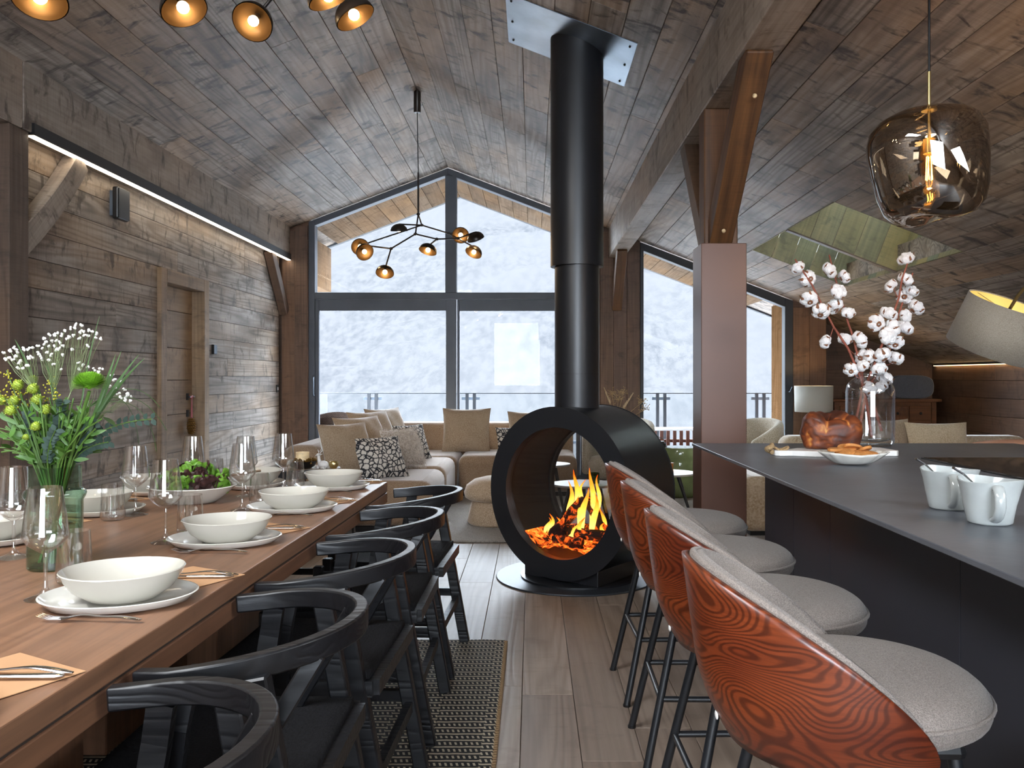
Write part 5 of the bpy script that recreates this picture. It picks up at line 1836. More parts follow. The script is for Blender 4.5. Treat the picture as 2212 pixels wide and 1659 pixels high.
# ================================================================== BOUQUET ON THE TABLE
BX_, BY_ = -1.22, 2.13
gv = thing('green_glass_vase', 'pale green glass vase full of stems on the dining table', 'vase', (BX_, BY_, 0.7505))
gp = [(0, 0), (0.060, 0), (0.064, 0.004), (0.0645, 0.170), (0.070, 0.180), (0.0725, 0.188), (0.069, 0.197), (0.0605, 0.204), (0.0605, 0.258), (0.0585, 0.258), (0.0585, 0.203),
      (0.067, 0.195), (0.070, 0.188), (0.0675, 0.181), (0.062, 0.172), (0.062, 0.008), (0, 0.008)]
MB().lathe(gp, 40).build('glass_body', M['greenglass'], gv, smooth=40)
MB().lathe([(0, 0.009), (0.0615, 0.009), (0.0615, 0.150), (0, 0.150)], 40).build('water', clear('vase_water', (0.86, 0.93, 0.89), f0=0.02), gv, smooth=40)
rq = random.Random(21)
g_stem = plain('green_stem', '#4a6a28', 0.5, var=0.25, scale=30)
g_leaf = plain('dark_green_leaf', '#2f4a22', 0.4, var=0.3, scale=20)
g_euc = plain('eucalyptus_leaf', '#23392f', 0.75, var=0.2, scale=30)
g_blade = plain('grass_blade', '#3f5c2f', 0.45, var=0.2, scale=10)
g_mum = plain('lime_petals', '#74a72a', 0.6, var=0.35, scale=90)
g_pom = plain('yellow_green_petals', '#8c9f33', 0.6, var=0.3, scale=80)
g_gold = plain('goldenrod', '#a9a32c', 0.7, var=0.3, scale=80)
g_white = plain('gypsophila_white', '#f2f2ee', 0.8)
ORG = Vector((BX_, BY_, 0.7505))


def bp_(px, py, dy=0.0):
    return at(px, py, BY_ + dy) - ORG


def stem_path(tip, lean=0.6, n=8, bx=None):
    """from the vase bottom through its mouth to the tip, all local to the vase"""
    tip = Vector(tip)
    a = math.atan2(tip.y, tip.x) + rq.uniform(-0.5, 0.5)
    m_ = Vector((max(-0.04, min(0.04, tip.x * 0.35)) + rq.uniform(-0.01, 0.01), max(-0.035, min(0.035, tip.y * 0.4)) + rq.uniform(-0.01, 0.01), 0.25))
    b0 = Vector((-m_.x * 0.8 + rq.uniform(-0.01, 0.01), -m_.y * 0.8, 0.014))
    c1 = m_ + (m_ - b0).normalized() * (tip - m_).length * 0.5
    P_ = [b0, b0.lerp(m_, 0.5), m_]
    for i in range(1, n + 1):
        t = i / n
        P_.append(m_ * (1 - t) ** 2 + c1 * 2 * t * (1 - t) + tip * t * t)
    return P_


def oval_leaf(mb, base, d, nrm, l, w):
    """flat pointed oval leaf with a folded midrib"""
    d = Vector(d).normalized()
    s = d.cross(Vector(nrm)).normalized()
    u = s.cross(d).normalized()
    b0 = Vector(base)
    mid = []
    L_ = []
    R_ = []
    for t, k in ((0, 0), (0.25, 0.8), (0.5, 1), (0.75, 0.72), (1, 0)):
        c = b0 + d * (l * t) - u * (0.12 * l * t * t)
        mid.append(c)
        L_.append(c - s * (w * k / 2) + u * 0.08 * w * k)
        R_.append(c + s * (w * k / 2) + u * 0.08 * w * k)
    vs = [mid[0], mid[1], mid[2], mid[3], mid[4], L_[1], L_[2], L_[3], R_[1], R_[2], R_[3]]
    mb.add(vs, [(0, 1, 5), (1, 2, 6, 5), (2, 3, 7, 6), (3, 4, 7), (0, 8, 1), (1, 8, 9, 2), (2, 9, 10, 3), (3, 10, 4)])


def flower(name, label, grp):
    return thing(name, label, 'flower', ORG, group=grp)


# big lime chrysanthemum
t = thing('chrysanthemum', 'large lime green chrysanthemum bloom rising from the vase', 'flower', ORG)
tip = bp_(193, 845, -0.06)
MB().tube(stem_path(tip), 0.0042, 8).build('stem', g_stem, t, smooth=60)
mum = MB()
cc = tip + Vector((0.002, -0.004, 0.020))
mum.ball(cc, 0.019, 16, 10, (1, 1, 0.72))
for k in range(300):
    z = 1 - 1.75 * (k + 0.5) / 300
    a = k * 2.39996
    r = math.sqrt(max(0, 1 - z * z))
    d = Vector((math.cos(a) * r, math.sin(a) * r, z * 0.75))
    st = 0.019 + 0.008 * (1 - z)
    tg = d.cross(Vector((0, 0, 1))).cross(d) if abs(z) < 0.95 else Vector((1, 0, 0))
    oval_leaf(mum, cc + d * 0.015, d * 0.75 + tg * 0.45, d - tg * 0.3, st, 0.0078)
mum.build('bloom', g_mum, t, smooth=80)
lv = MB()
for (px, py, dx, dz, l) in ((165, 872, -1, -0.1, 0.05), (150, 885, -1, -0.35, 0.045), (205, 892, 1, 0.1, 0.05), (222, 900, 1, -0.5, 0.045), (190, 900, 0.3, -0.8, 0.04), (140, 868, -1, 0.2, 0.04)):
    oval_leaf(lv, bp_(px, py, -0.05), (dx, rq.uniform(-0.6, 0.1), dz), (0, 0, 1), l, 0.022)
lv.build('leaves', g_leaf, t, smooth=80)

for i, (px, py, dy, r) in enumerate([(39, 832, 0, 14), (69, 821, 0.02, 13), (71, 840, -0.03, 14), (80, 864, -0.05, 14), (30, 866, -0.02, 13), (23, 887, -0.05, 14), (97, 885, -0.06, 13), (77, 921, -0.07, 12), (3, 866, 0, 12), (56, 944, -0.07, 8)]):
    lab = ['at the upper left', 'highest of the cluster', 'in the upper middle', 'in the centre front', 'half hidden at the left', 'at the lower left', 'right of the centre', 'lowest open bloom', 'cut by the left edge', 'small bud near the vase mouth'][i]
    t = thing('pompon_flower', 'yellow green pompon flower in the bouquet, ' + lab, 'flower', ORG, group='pompon flowers in the bouquet')
    tip = bp_(px, py, dy)
    MB().tube(stem_path(tip), 0.002, 6).build('stem', g_stem, t, smooth=60)
    pm = MB()
    rr = r / F * BY_
    for k in range(70):
        z = 1 - 1.7 * (k + 0.5) / 70
        a = k * 2.39996
        q = math.sqrt(max(0, 1 - z * z))
        d = Vector((math.cos(a) * q, math.sin(a) * q, z * 0.85))
        oval_leaf(pm, tip + d * rr * 0.62, d, Vector((0.3, 0.2, 1)), rr * 0.5, rr * 0.26)
    pm.ball(tip, rr * 0.78, 10, 7)
    pm.build('bloom', g_pom, t, smooth=80)

# gypsophila sprays
gy = [('left', -0.01, [(8, 762), (20, 757), (30, 750), (20, 773), (33, 770), (38, 762), (28, 778), (14, 778), (38, 794), (45, 778), (60, 772), (36, 755), (50, 752), (62, 753), (70, 752), (84, 747), (58, 790), (50, 795), (66, 770), (40, 785)]),
      ('middle', 0.03, [(96, 732), (108, 725), (118, 724), (126, 718), (134, 722), (140, 715), (100, 738), (112, 736), (122, 735), (130, 742), (95, 745), (105, 748), (118, 748), (92, 752), (100, 762), (110, 768), (120, 758), (128, 752), (138, 748), (106, 780), (116, 788), (88, 770), (132, 798), (136, 766), (145, 732), (150, 730), (82, 762), (92, 778)]),
      ('tall right', 0.05, [(164, 700), (177, 703), (161, 709), (152, 712), (172, 718), (180, 717), (192, 715), (200, 717), (206, 729), (217, 731), (209, 722), (171, 732), (190, 725), (184, 725), (158, 726), (189, 748), (157, 757), (180, 788), (172, 783), (189, 794), (172, 798)]),
      ('low right', 0.04, [(250, 838), (262, 826), (268, 840), (258, 850), (276, 850), (282, 857), (272, 858), (263, 861), (282, 865), (270, 866), (246, 822), (240, 812), (238, 835), (220, 798), (214, 806), (205, 800)])]
for lab, dy, pts in gy:
    t = thing('gypsophila_spray', 'airy white gypsophila spray in the bouquet, ' + lab, 'flower', ORG, group='gypsophila in the bouquet')
    sm = MB()
    bl = MB()
    cxp = sum(p[0] for p in pts) / len(pts)
    cyp = max(p[1] for p in pts) + 10
    fork = bp_(cxp * 0.55 + 118 * 0.45, cyp + 40, dy * 0.8)
    sm.tube(stem_path(fork), 0.0014, 5)
    for (px, py) in pts:
        for rep in range(2):
            q = bp_(px + rq.uniform(-4, 4) * rep, py + rq.uniform(-4, 4) * rep, dy + rq.uniform(-0.04, 0.04))
            mid = fork.lerp(q, 0.5) + Vector((rq.uniform(-0.012, 0.012), rq.uniform(-0.012, 0.012), 0.0))
            sm.tube([fork, mid, q], [0.0005, 0.0004, 0.0003], 3)
            rr = rq.uniform(0.003, 0.0042)
            for k in range(3):
                bl.ball(q + Vector((rq.uniform(-1, 1), rq.uniform(-1, 1), rq.uniform(-0.5, 1))) * rr * 0.6, rr * 0.8, 6, 4)
    sm.build('stems', plain('grey_green_stem', '#7d8c62', 0.6), t, smooth=60)
    tag(bl.build('blossoms', g_white, t, smooth=80), kind='stuff')

# eucalyptus
eu = [('long one reaching right', (328, 905, 0.02), 15), ('at the lower right', (235, 955, -0.02), 13), ('in the middle', (135, 870, -0.05), 13), ('behind the pompons', (60, 895, -0.06), 12), ('right of the big bloom', (205, 915, -0.04), 13), ('near the vase mouth', (120, 930, -0.08), 11),
      ('left behind', (95, 880, 0.05), 12), ('right behind', (165, 900, 0.06), 12)]
for lab, (px, py, dy), nl in eu:
    t = thing('eucalyptus_branch', 'blue green eucalyptus branch in the bouquet, ' + lab, 'branch', ORG, group='eucalyptus in the bouquet')
    P_ = stem_path(bp_(px, py, dy), n=10)
    MB().tube(P_, 0.0014, 5).build('stem', g_stem, t, smooth=60)
    for k in range(nl):
        f = 4 + (len(P_) - 5) * k / (nl - 1)
        i0 = int(f)
        p = P_[i0].lerp(P_[min(i0 + 1, len(P_) - 1)], f - i0)
        d = (P_[min(i0 + 1, len(P_) - 1)] - P_[i0 - 1]).normalized()
        for s_ in (-1, 1):
            side = d.cross(Vector((rq.uniform(-0.5, 0.5), -1, rq.uniform(-0.3, 0.3)))).normalized() * s_
            lf = MB()
            oval_leaf(lf, p, side * 0.9 + d * 0.5 + Vector((0, rq.uniform(-0.5, 0.3), 0)), (0, -1, 0.4), rq.uniform(0.016, 0.022), 0.013)
            lf.build('leaf', g_euc, t, smooth=80)

# grass blades and arching stems
bl_ = [('broad blade pointing up right', [(205, 895), (228, 830), (250, 765)], 0.010, 0.0), ('second broad blade', [(205, 895), (238, 825), (262, 758)], 0.009, 0.02), ('long blade to the right', [(205, 900), (255, 820), (300, 766)], 0.009, -0.02),
       ('longest blade to the right', [(207, 902), (262, 820), (312, 774)], 0.010, 0.01), ('straight thin blade at the top', [(178, 860), (190, 770), (215, 683)], 0.004, 0.03), ('blade at the upper left', [(85, 850), (55, 775), (32, 733)], 0.008, 0.02),
       ('short blade behind', [(120, 840), (105, 800), (96, 775)], 0.006, 0.05), ('arching stem left of the pompons', [(85, 1005), (52, 900), (18, 858)], 0.005, -0.07), ('second arching stem', [(88, 1003), (70, 930), (48, 880)], 0.004, -0.075)]
for lab, pts, w, dy in bl_:
    a, b_, c = [bp_(x, y, dy) for x, y in pts]
    P_ = stem_path(a)[:3]
    for k in range(0, 11):
        tt = k / 10
        P_.append(a * (1 - tt) ** 2 + b_ * 2 * tt * (1 - tt) + c * tt * tt)
    n = len(P_)
    rad = [w * 0.3] * 3 + [w * 0.5 * (1 - (k / 10) ** 2) + 0.0004 for k in range(11)]
    o = MB().tube(P_, rad, 6, flat=(1, 0.25)).build('grass_blade', g_blade, None, smooth=80, loc=ORG)
    tag(o, 'green grass leaf in the bouquet, ' + lab, 'leaf', 'grass blades in the bouquet')
for i, (ex, ey, hx, hy) in enumerate([(345, 880, 290, 800), (360, 930, 300, 815), (338, 975, 320, 830), (300, 960, 285, 810), (8, 985, -12, 900)]):
    a, b_, c = bp_(190 if i < 4 else 60, 880 if i < 4 else 960, 0.0), bp_(hx, hy, 0.02), bp_(ex, ey, 0.03 + 0.02 * i)
    P_ = stem_path(a)[:3] + [a * (1 - k / 10) ** 2 + b_ * 2 * k / 10 * (1 - k / 10) + c * (k / 10) ** 2 for k in range(11)]
    o = MB().tube(P_, [0.0009] * 5 + [0.0007] * 9, 4).build('arching_grass', g_blade, None, smooth=80, loc=ORG)
    tag(o, 'hair thin arching grass stem in the bouquet, ' + ['highest arc', 'second arc', 'longest drooping arc', 'short arc', 'drooping at the far left'][i], 'grass', 'arching grass in the bouquet')
for i, (px, py, dy) in enumerate([(14, 800, 0.0), (30, 822, 0.03), (108, 818, 0.02), (-10, 840, 0.0)]):
    t = thing('goldenrod_spray', 'yellow goldenrod spray in the bouquet, ' + ['tall at the left', 'second from the left', 'right of the pompons', 'cut by the left edge'][i], 'flower', ORG, group='goldenrod in the bouquet')
    tip = bp_(px, py, dy)
    P_ = stem_path(tip)
    MB().tube(P_, 0.0015, 5).build('stem', g_stem, t, smooth=60)
    gb = MB()
    for k in range(46):
        f = rq.random() ** 0.7
        p = P_[-1].lerp(P_[-4], 1 - f)
        p = p + Vector((rq.uniform(-1, 1), rq.uniform(-1, 1), rq.uniform(-0.4, 0.6))) * 0.022 * (1.1 - f * 0.6)
        gb.ball(p, rq.uniform(0.0018, 0.003), 5, 3)
    tag(gb.build('florets', g_gold, t, smooth=80), kind='stuff')
t = thing('filler_foliage', 'dense green leafy filler stems around the vase mouth', 'foliage', ORG)
fs_ = MB()
ll = MB()
for k in range(130):
    tp_ = bp_(rq.uniform(-5, 225), rq.uniform(858, 985), rq.uniform(-0.08, 0.08))
    P_ = stem_path(tp_, n=5)
    fs_.tube(P_, rq.uniform(0.0012, 0.0026), 5)
    for j in range(4):
        p = P_[3 + j]
        oval_leaf(ll, p, (rq.uniform(-1, 1), rq.uniform(-1, 0.3), rq.uniform(0, 1)), (0, -1, 0.3), rq.uniform(0.022, 0.045), rq.uniform(0.008, 0.015))
fs_.build('stems', g_stem, t, smooth=60)
tag(ll.build('leaves', plain('mid_green_leaf', '#3f6420', 0.45, var=0.4, scale=20), t, smooth=80), kind='stuff')

# ================================================================== LIVING AREA
lrug = thing('wool_rug', 'grey wool rug under the sofa and coffee tables', 'rug', (0, 0, 0))
MB().box(-2.3, 1.95, 6.21, 9.75, 0.001, 0.016).build('pile', M['greyrug'], lrug, bevel=(0.006, 2))
RZ = 0.0165
sofa = thing('corner_sofa', 'camel chenille corner sofa with low rounded blocks', 'sofa', (0, 0, 0))


def rblock(name, parent, x0, x1, y0, y1, z0, z1, mat, r=0.08, seg=4):
    return MB().box(x0, x1, y0, y1, z0, z1).build(name, mat, parent, smooth=60, bevel=(r, seg))


rblock('seat_block', sofa, -1.66, -0.78, 6.50, 7.49, 0.06, 0.42, M['sofa'], 0.09)
rblock('seat_block', sofa, -1.66, -0.78, 7.50, 8.49, 0.06, 0.43, M['sofa'], 0.09)
rblock('seat_block', sofa, -1.66, -0.77, 8.50, 9.32, 0.06, 0.43, M['sofa'], 0.08)
rblock('seat_block', sofa, -0.76, 0.46, 8.48, 9.32, 0.06, 0.435, M['sofa'], 0.08)
rblock('backrest', sofa, -2.0, -1.62, 6.50, 7.9, 0.06, 0.70, M['sofa'], 0.13)
rblock('backrest', sofa, -2.0, -1.62, 7.91, 9.62, 0.06, 0.72, M['sofa'], 0.13)
rblock('backrest', sofa, -1.62, 0.46, 9.28, 9.62, 0.06, 0.73, M['sofa'], 0.10)
MB().box(-1.95, -0.83, 6.56, 9.55, RZ, 0.06).build('plinth', M['black'], sofa)
MB().box(-0.83, 0.42, 8.56, 9.55, RZ, 0.06).build('plinth', M['black'], sofa)


def pillow_mb(w, h, t, seed=0, n=18):
    mb = MB()
    r = random.Random(seed)
    ph = r.uniform(0, 6)

    def surf(sgn):
        def fn(u, v):
            a, b_ = 2 * u - 1, 2 * v - 1
            k = max(0, (1 - abs(a) ** 2.6)) ** 0.55 * max(0, (1 - abs(b_) ** 2.6)) ** 0.55
            pin = 1 - 0.07 * (1 - a * a) * abs(b_) ** 3
            pin2 = 1 - 0.07 * (1 - b_ * b_) * abs(a) ** 3
            wr = 0.006 * math.sin(7 * a + 3 * b_ + ph) * k + 0.004 * math.sin(13 * b_ - 5 * a + ph) * k
            return (sgn * (t / 2 * k + wr), a * w / 2 * pin2, b_ * h / 2 * pin)
        return fn
    mb.grid(surf(1), n, n)
    mb.grid(surf(-1), n, n)
    for f in mb.f[n * n:]:
        f.reverse()
    return mb


def cushion(mat, loc, w, h, t, tilt, rz, label, seed=0, group='cushions on the corner sofa', roll=0):
    o = pillow_mb(w, h, t, seed).build('cushion', mat, None, smooth=80)
    o.location = loc
    o.rotation_euler = (R(roll), R(-tilt), R(rz))
    return tag(o, label, 'cushion', group)


m, nt, b = newmat('black_white_print')
tc = nd(nt, 'ShaderNodeTexCoord')
mp = nd(nt, 'ShaderNodeMapping', {'Vector': tc.outputs['Object'], 'Scale': (0.3, 1, 1)})
dn = nd(nt, 'ShaderNodeTexNoise', {'Vector': mp.outputs[0], 'Scale': 9.0, 'Detail': 1.0})
dv = nd(nt, 'ShaderNodeVectorMath', {0: mp.outputs[0], 1: dn.outputs['Color']}, operation='MULTIPLY_ADD')
dv.inputs[1].default_value = (1, 1, 1)
vo = nd(nt, 'ShaderNodeTexVoronoi', {'Vector': mp.outputs[0], 'Scale': 26.0}, feature='DISTANCE_TO_EDGE')
vo2 = nd(nt, 'ShaderNodeTexVoronoi', {'Vector': mp.outputs[0], 'Scale': 60.0}, feature='DISTANCE_TO_EDGE')
e1 = mth(nt, 'LESS_THAN', vo.outputs[0], 0.085)
e2 = mth(nt, 'MULTIPLY', mth(nt, 'LESS_THAN', vo2.outputs[0], 0.05), mth(nt, 'LESS_THAN', vo.outputs[0], 0.20))
nt.links.new(mixc(nt, mth(nt, 'MAXIMUM', e1, e2), lin('#cfc8bd'), lin('#24262b')), b.inputs['Base Color'])
b.inputs['Roughness'].default_value = 0.9
PRINT = m
cushion(M['cush'], (-1.50, 6.74, 0.645), 0.50, 0.46, 0.17, 18, -38, 'beige velvet cushion, front one at the near end of the sofa', 1)
cushion(M['cush'], (-1.46, 7.22, 0.665), 0.56, 0.50, 0.18, 24, -32, 'beige velvet cushion, second from the near sofa end', 2)
cushion(M['cush'], (-1.48, 7.80, 0.685), 0.56, 0.50, 0.17, 22, -30, 'beige velvet cushion, third from the near sofa end', 3)
cushion(M['cush'], (-1.45, 8.38, 0.69), 0.56, 0.50, 0.17, 20, -28, 'beige velvet cushion, last of the row by the corner', 4)
cushion(PRINT, (-1.24, 6.80, 0.58), 0.44, 0.38, 0.15, 30, -50, 'black and white printed cushion, nearer of the two', 5)
cushion(PRINT, (-1.21, 8.22, 0.595), 0.42, 0.38, 0.14, 26, -48, 'black and white printed cushion, farther of the two', 6)
cushion(M['cush'], (-0.72, 9.08, 0.655), 0.53, 0.50, 0.16, 14, -91, 'large square beige cushion against the window side backrest', 7)
cushion(M['cush'], (-0.02, 9.08, 0.64), 0.50, 0.46, 0.16, 14, -86, 'beige cushion half hidden behind the fireplace', 8)
cushion(PRINT, (-0.22, 8.90, 0.56), 0.34, 0.30, 0.12, 20, -70, 'printed cushion peeping out beside the fireplace', 10)
fur = cushion(fabric('long_fur', '#9a8a79', '#d6cdc2', 60, bump=1.0, sheen=0.6), (-1.17, 7.44, 0.605), 0.42, 0.36, 0.20, 25, -40, 'fluffy grey beige long fur cushion in the sofa row', 9)
# real strands on the fur cushion, one part
fm = MB()
rr_ = random.Random(4)
src = pillow_mb(0.42, 0.36, 0.20, 9, 18)
for k in range(5200):
    p = src.v[rr_.randrange(len(src.v))] + Vector((0, rr_.uniform(-0.014, 0.014), rr_.uniform(-0.012, 0.012)))
    d = Vector((math.copysign(0.6, p.x + 1e-6) + rr_.uniform(-0.5, 0.5), p.y * 3 + rr_.uniform(-0.6, 0.6), p.z * 3 - 0.6 + rr_.uniform(-0.5, 0.5))).normalized()
    l = rr_.uniform(0.02, 0.045)
    s = d.cross(Vector((rr_.uniform(-1, 1), rr_.uniform(-1, 1), rr_.uniform(-1, 1)))).normalized() * 0.0012
    q = p + d * l + Vector((0, 0, -0.012))
    mpt = p + d * l * 0.55
    fm.add([p - s, p + s, mpt + s * 0.7, mpt - s * 0.7, q], [(0, 1, 2, 3), (3, 2, 4)])
tag(fm.build('fur_strands', plain('fur_strand', '#cdc2b5', 0.7, var=0.25, scale=20), fur), kind='stuff')

# ---- side table with decorations
stb = thing('side_table', 'small round wooden side table between dining table and sofa', 'side table', (-1.50, 5.62, 0))
MB().lathe([(0, 0.60), (0.20, 0.60), (0.205, 0.607), (0.205, 0.618), (0.20, 0.624), (0, 0.624)], 40).build('top', M['door'], stb, smooth=40)
for k in range(3):
    a = k * 2.094 + 0.4
    MB().tube([(0.10 * math.cos(a), 0.10 * math.sin(a), 0.60), (0.17 * math.cos(a), 0.17 * math.sin(a), 0.0)], [0.016, 0.011], 8).build('leg', M['post'], stb, smooth=50)
tz = 0.6245
o = MB().lathe([(0, 0), (0.055, 0), (0.08, 0.015), (0.10, 0.05), (0.097, 0.05), (0.077, 0.02), (0, 0.012)], 32).build('black_bowl', M['black'], None, smooth=50, loc=(-1.545, 5.60, tz))
tag(o, 'black bowl with gilded cones on the side table', 'bowl')
gm_ = plain('antique_gold', '#8a6a34', 0.35, 0.8, var=0.3, scale=50)
rg_ = random.Random(8)
for k in range(9):
    a = k * 0.7
    mb = MB()
    for j in range(16):
        mb.ball((rg_.uniform(-0.018, 0.018), rg_.uniform(-0.018, 0.018), rg_.uniform(0, 0.03)), 0.009, 5, 4)
    o = mb.build('gilded_cone', gm_, None, smooth=50, loc=(-1.545 + 0.074 * math.cos(a), 5.60 + 0.074 * math.sin(a), tz + 0.036))
    tag(o, 'gilded pine cone heaped in the black bowl', 'ornament', 'gilded cones in the black bowl')
o = MB().lathe([(0, 0), (0.042, 0), (0.044, 0.004), (0.044, 0.088), (0.040, 0.088), (0.038, 0.075), (0, 0.075)], 28).build('candle', plain('gold_white_candle', '#d9c9a6', 0.5, var=0.25, scale=30, emit='#ffcf80', estr=0.12), None, smooth=40, loc=(-1.545, 5.60, tz + 0.02))
tag(o, 'cream candle with gold flakes standing in the black bowl', 'candle')
dr = thing('deer_figurine', 'white porcelain lying deer figurine on the side table', 'figurine', (-1.395, 5.56, tz), R(-20))
wp = plain('white_porcelain', '#e4e2df', 0.25, coat=0.3)
db_ = MB()
db_.ball((0.0, 0, 0.028), 0.028, 14, 10, (1.45, 0.85, 0.95))
db_.tube([(-0.025, 0, 0.035), (-0.034, 0, 0.06), (-0.036, 0, 0.085)], [0.016, 0.011, 0.009], 10)
db_.tube([(-0.030, 0, 0.088), (-0.042, 0, 0.092), (-0.060, 0, 0.084)], [0.010, 0.011, 0.005], 10)
for s_ in (-1, 1):
    db_.tube([(-0.033, s_ * 0.004, 0.094), (-0.026, s_ * 0.014, 0.112), (-0.032, s_ * 0.016, 0.128)], [0.003, 0.0026, 0.0018], 6)
    db_.tube([(-0.027, s_ * 0.013, 0.110), (-0.016, s_ * 0.020, 0.122)], [0.0024, 0.0015], 6)
    db_.tube([(-0.028, s_ * 0.006, 0.092), (-0.018, s_ * 0.018, 0.097)], [0.004, 0.0015], 6)
    db_.tube([(-0.03, s_ * 0.016, 0.010), (-0.055, s_ * 0.012, 0.006), (-0.03, s_ * 0.014, 0.004)], [0.009, 0.006, 0.005], 6)
    db_.tube([(0.025, s_ * 0.020, 0.012), (0.0, s_ * 0.026, 0.007), (0.03, s_ * 0.028, 0.005)], [0.012, 0.007, 0.005], 6)
db_.build('body', wp, dr, smooth=80)
o = MB().lathe([(0, 0), (0.02, 0), (0.03, 0.015), (0.032, 0.035), (0.026, 0.045), (0.024, 0.043), (0.028, 0.03), (0, 0.012)], 24).build('tealight_holder', M['brass'], None, smooth=50, loc=(-1.335, 5.60, tz))
tag(o, 'small brass tealight holder beside the deer figurine', 'candle holder')

# ---- pouf
pf = thing('mushroom_pouf', 'beige boucle mushroom shaped pouf beside the fireplace', 'pouf', (-0.30, 6.98, RZ))
MB().lathe([(0, 0.20), (0.23, 0.20), (0.262, 0.22), (0.272, 0.26), (0.25, 0.32), (0.19, 0.365), (0.10, 0.388), (0, 0.392)], 48).build('cap', M['boucle_dark'], pf, smooth=80)
MB().lathe([(0, 0), (0.232, 0), (0.245, 0.02), (0.225, 0.12), (0.20, 0.21), (0, 0.21)], 48).build('base', M['boucle_dark'], pf, smooth=60)


# ---- coffee tables
def coffee_table(x, y, r, z, label, dup_of=None):
    t = thing('coffee_table', label, 'table', (x, y, RZ), group='round coffee tables')
    MB().lathe([(0, z - 0.018), (r * 0.97, z - 0.018), (r, z - 0.008), (r, z), (0, z)], 48, sx=1.12, sy=0.94).build('top', TOPM, t, smooth=40)
    for k in range(3):
        a = k * 2.094 - 0.55
        MB().tube([(r * 0.55 * math.cos(a), r * 0.55 * math.sin(a), z - 0.018), (r * 0.98 * math.cos(a), r * 0.98 * math.sin(a), 0.006)], [0.019, 0.011], 10).build('leg', M['blackwood'], t, smooth=50)
    return t


TOPM = plain('pale_table_top', '#b9b4ae', 0.35, var=0.06, scale=6)
coffee_table(1.17, 7.50, 0.27, 0.365, 'round pale topped coffee table right of the fireplace by the column')
coffee_table(0.42, 6.72, 0.24, 0.365, 'round pale topped coffee table seen through the fireplace glass')
coffee_table(0.10, 7.62, 0.22, 0.43, 'taller pale coffee table farthest behind the fireplace')
o = thing('glass_jar', 'clear glass storage jar with black lid on the coffee table', 'jar', (1.13, 7.42, RZ + 0.366))
MB().lathe([(0, 0), (0.058, 0), (0.062, 0.006), (0.062, 0.19), (0.052, 0.225), (0.05, 0.225), (0.059, 0.185), (0.059, 0.01), (0, 0.008)], 28).build('glass_body', M['vaseglass'], o, smooth=40)
MB().lathe([(0, 0.226), (0.054, 0.226), (0.060, 0.235), (0.060, 0.262), (0.045, 0.272), (0.045, 0.285), (0, 0.288)], 28).build('lid', M['black'], o, smooth=40)
MB().tube([(0.04 * math.cos(a), 0.0, 0.288 + 0.03 * math.sin(a)) for a in [math.pi * k / 10 for k in range(11)]], 0.003, 6).build('handle', M['blackmetal'], o, smooth=50)
o = MB().lathe([(0, 0), (0.018, 0), (0.016, 0.02), (0.010, 0.05), (0.016, 0.07), (0.012, 0.085), (0.02, 0.095), (0, 0.098)], 16).build('wooden_figurine', plain('ochre_wood', '#a9702f', 0.5), None, smooth=60, loc=(1.235, 7.38, RZ + 0.366))
tag(o, 'small ochre wooden figurine on the coffee table beside the jar', 'figurine')
o = thing('green_candle_jar', 'green glass candle jar on the coffee table behind the flames', 'candle', (0.50, 6.70, RZ + 0.366))
MB().lathe([(0, 0), (0.038, 0), (0.04, 0.004), (0.04, 0.085), (0.037, 0.085), (0.037, 0.008), (0, 0.008)], 24).build('glass_body', clear('lime_glass', (0.35, 0.55, 0.12), f0=0.06), o, smooth=40)
MB().lathe([(0, 0.01), (0.036, 0.01), (0.036, 0.055), (0, 0.055)], 24).build('wax', plain('lime_wax', '#7f9a3a', 0.5), o, smooth=40)

# green ceramic stool
gs = thing('ceramic_drum_stool', 'glazed olive green ceramic drum stool by the right window', 'stool', (1.52, 8.60, RZ))
MB().lathe([(0, 0), (0.185, 0), (0.195, 0.01), (0.198, 0.12), (0.194, 0.14), (0.199, 0.155), (0.199, 0.35), (0.195, 0.365), (0.199, 0.38), (0.198, 0.485), (0.19, 0.50), (0, 0.505)], 48).build('body', plain('olive_glaze', '#7c8a5c', 0.12, var=0.15, scale=9, coat=0.6), gs, smooth=50)


# ---- boucle armchairs
def tub_chair(x, y, rz, label, mat, h=0.80):
    t = thing('tub_armchair', label, 'armchair', (x, y, RZ), rz, 'tub armchairs in the sitting area')

    def sh(u, v):
        a = R(-125 + 250 * u)
        zt = h - (0.20 * (abs(u - 0.5) * 2) ** 2.2)
        z = 0.22 + (zt - 0.22) * v
        return (-0.32 * math.cos(a), 0.33 * math.sin(a), z)
    MB().grid(sh, 28, 8).build('backrest', mat, t, smooth=80, solid=0.09, sub=1)
    MB().lathe([(0, 0.20), (0.26, 0.20), (0.29, 0.23), (0.30, 0.34), (0.27, 0.40), (0.15, 0.425), (0, 0.43)], 36, Matrix.Translation((0.02, 0, 0))).build('seat', mat, t, smooth=80)
    for k in range(4):
        a = R(45 + 90 * k)
        MB().tube([(0.2 * math.cos(a), 0.2 * math.sin(a), 0.21), (0.27 * math.cos(a), 0.27 * math.sin(a), 0)], [0.02, 0.014], 8).build('leg', M['door'], t, smooth=50)
    return t


tub_chair(0.88, 8.55, R(-120), 'cream boucle tub armchair left of the right window', M['boucle'])
tub_chair(2.06, 8.10, R(-150), 'cream boucle tub armchair behind the column', M['boucle'], 0.82)
pc = tub_chair(3.28, 5.75, R(80), 'peach leather tub chair at the right behind the island', plain('peach_leather', '#b8876c', 0.5), 0.835)
pc.location.z = 0.0

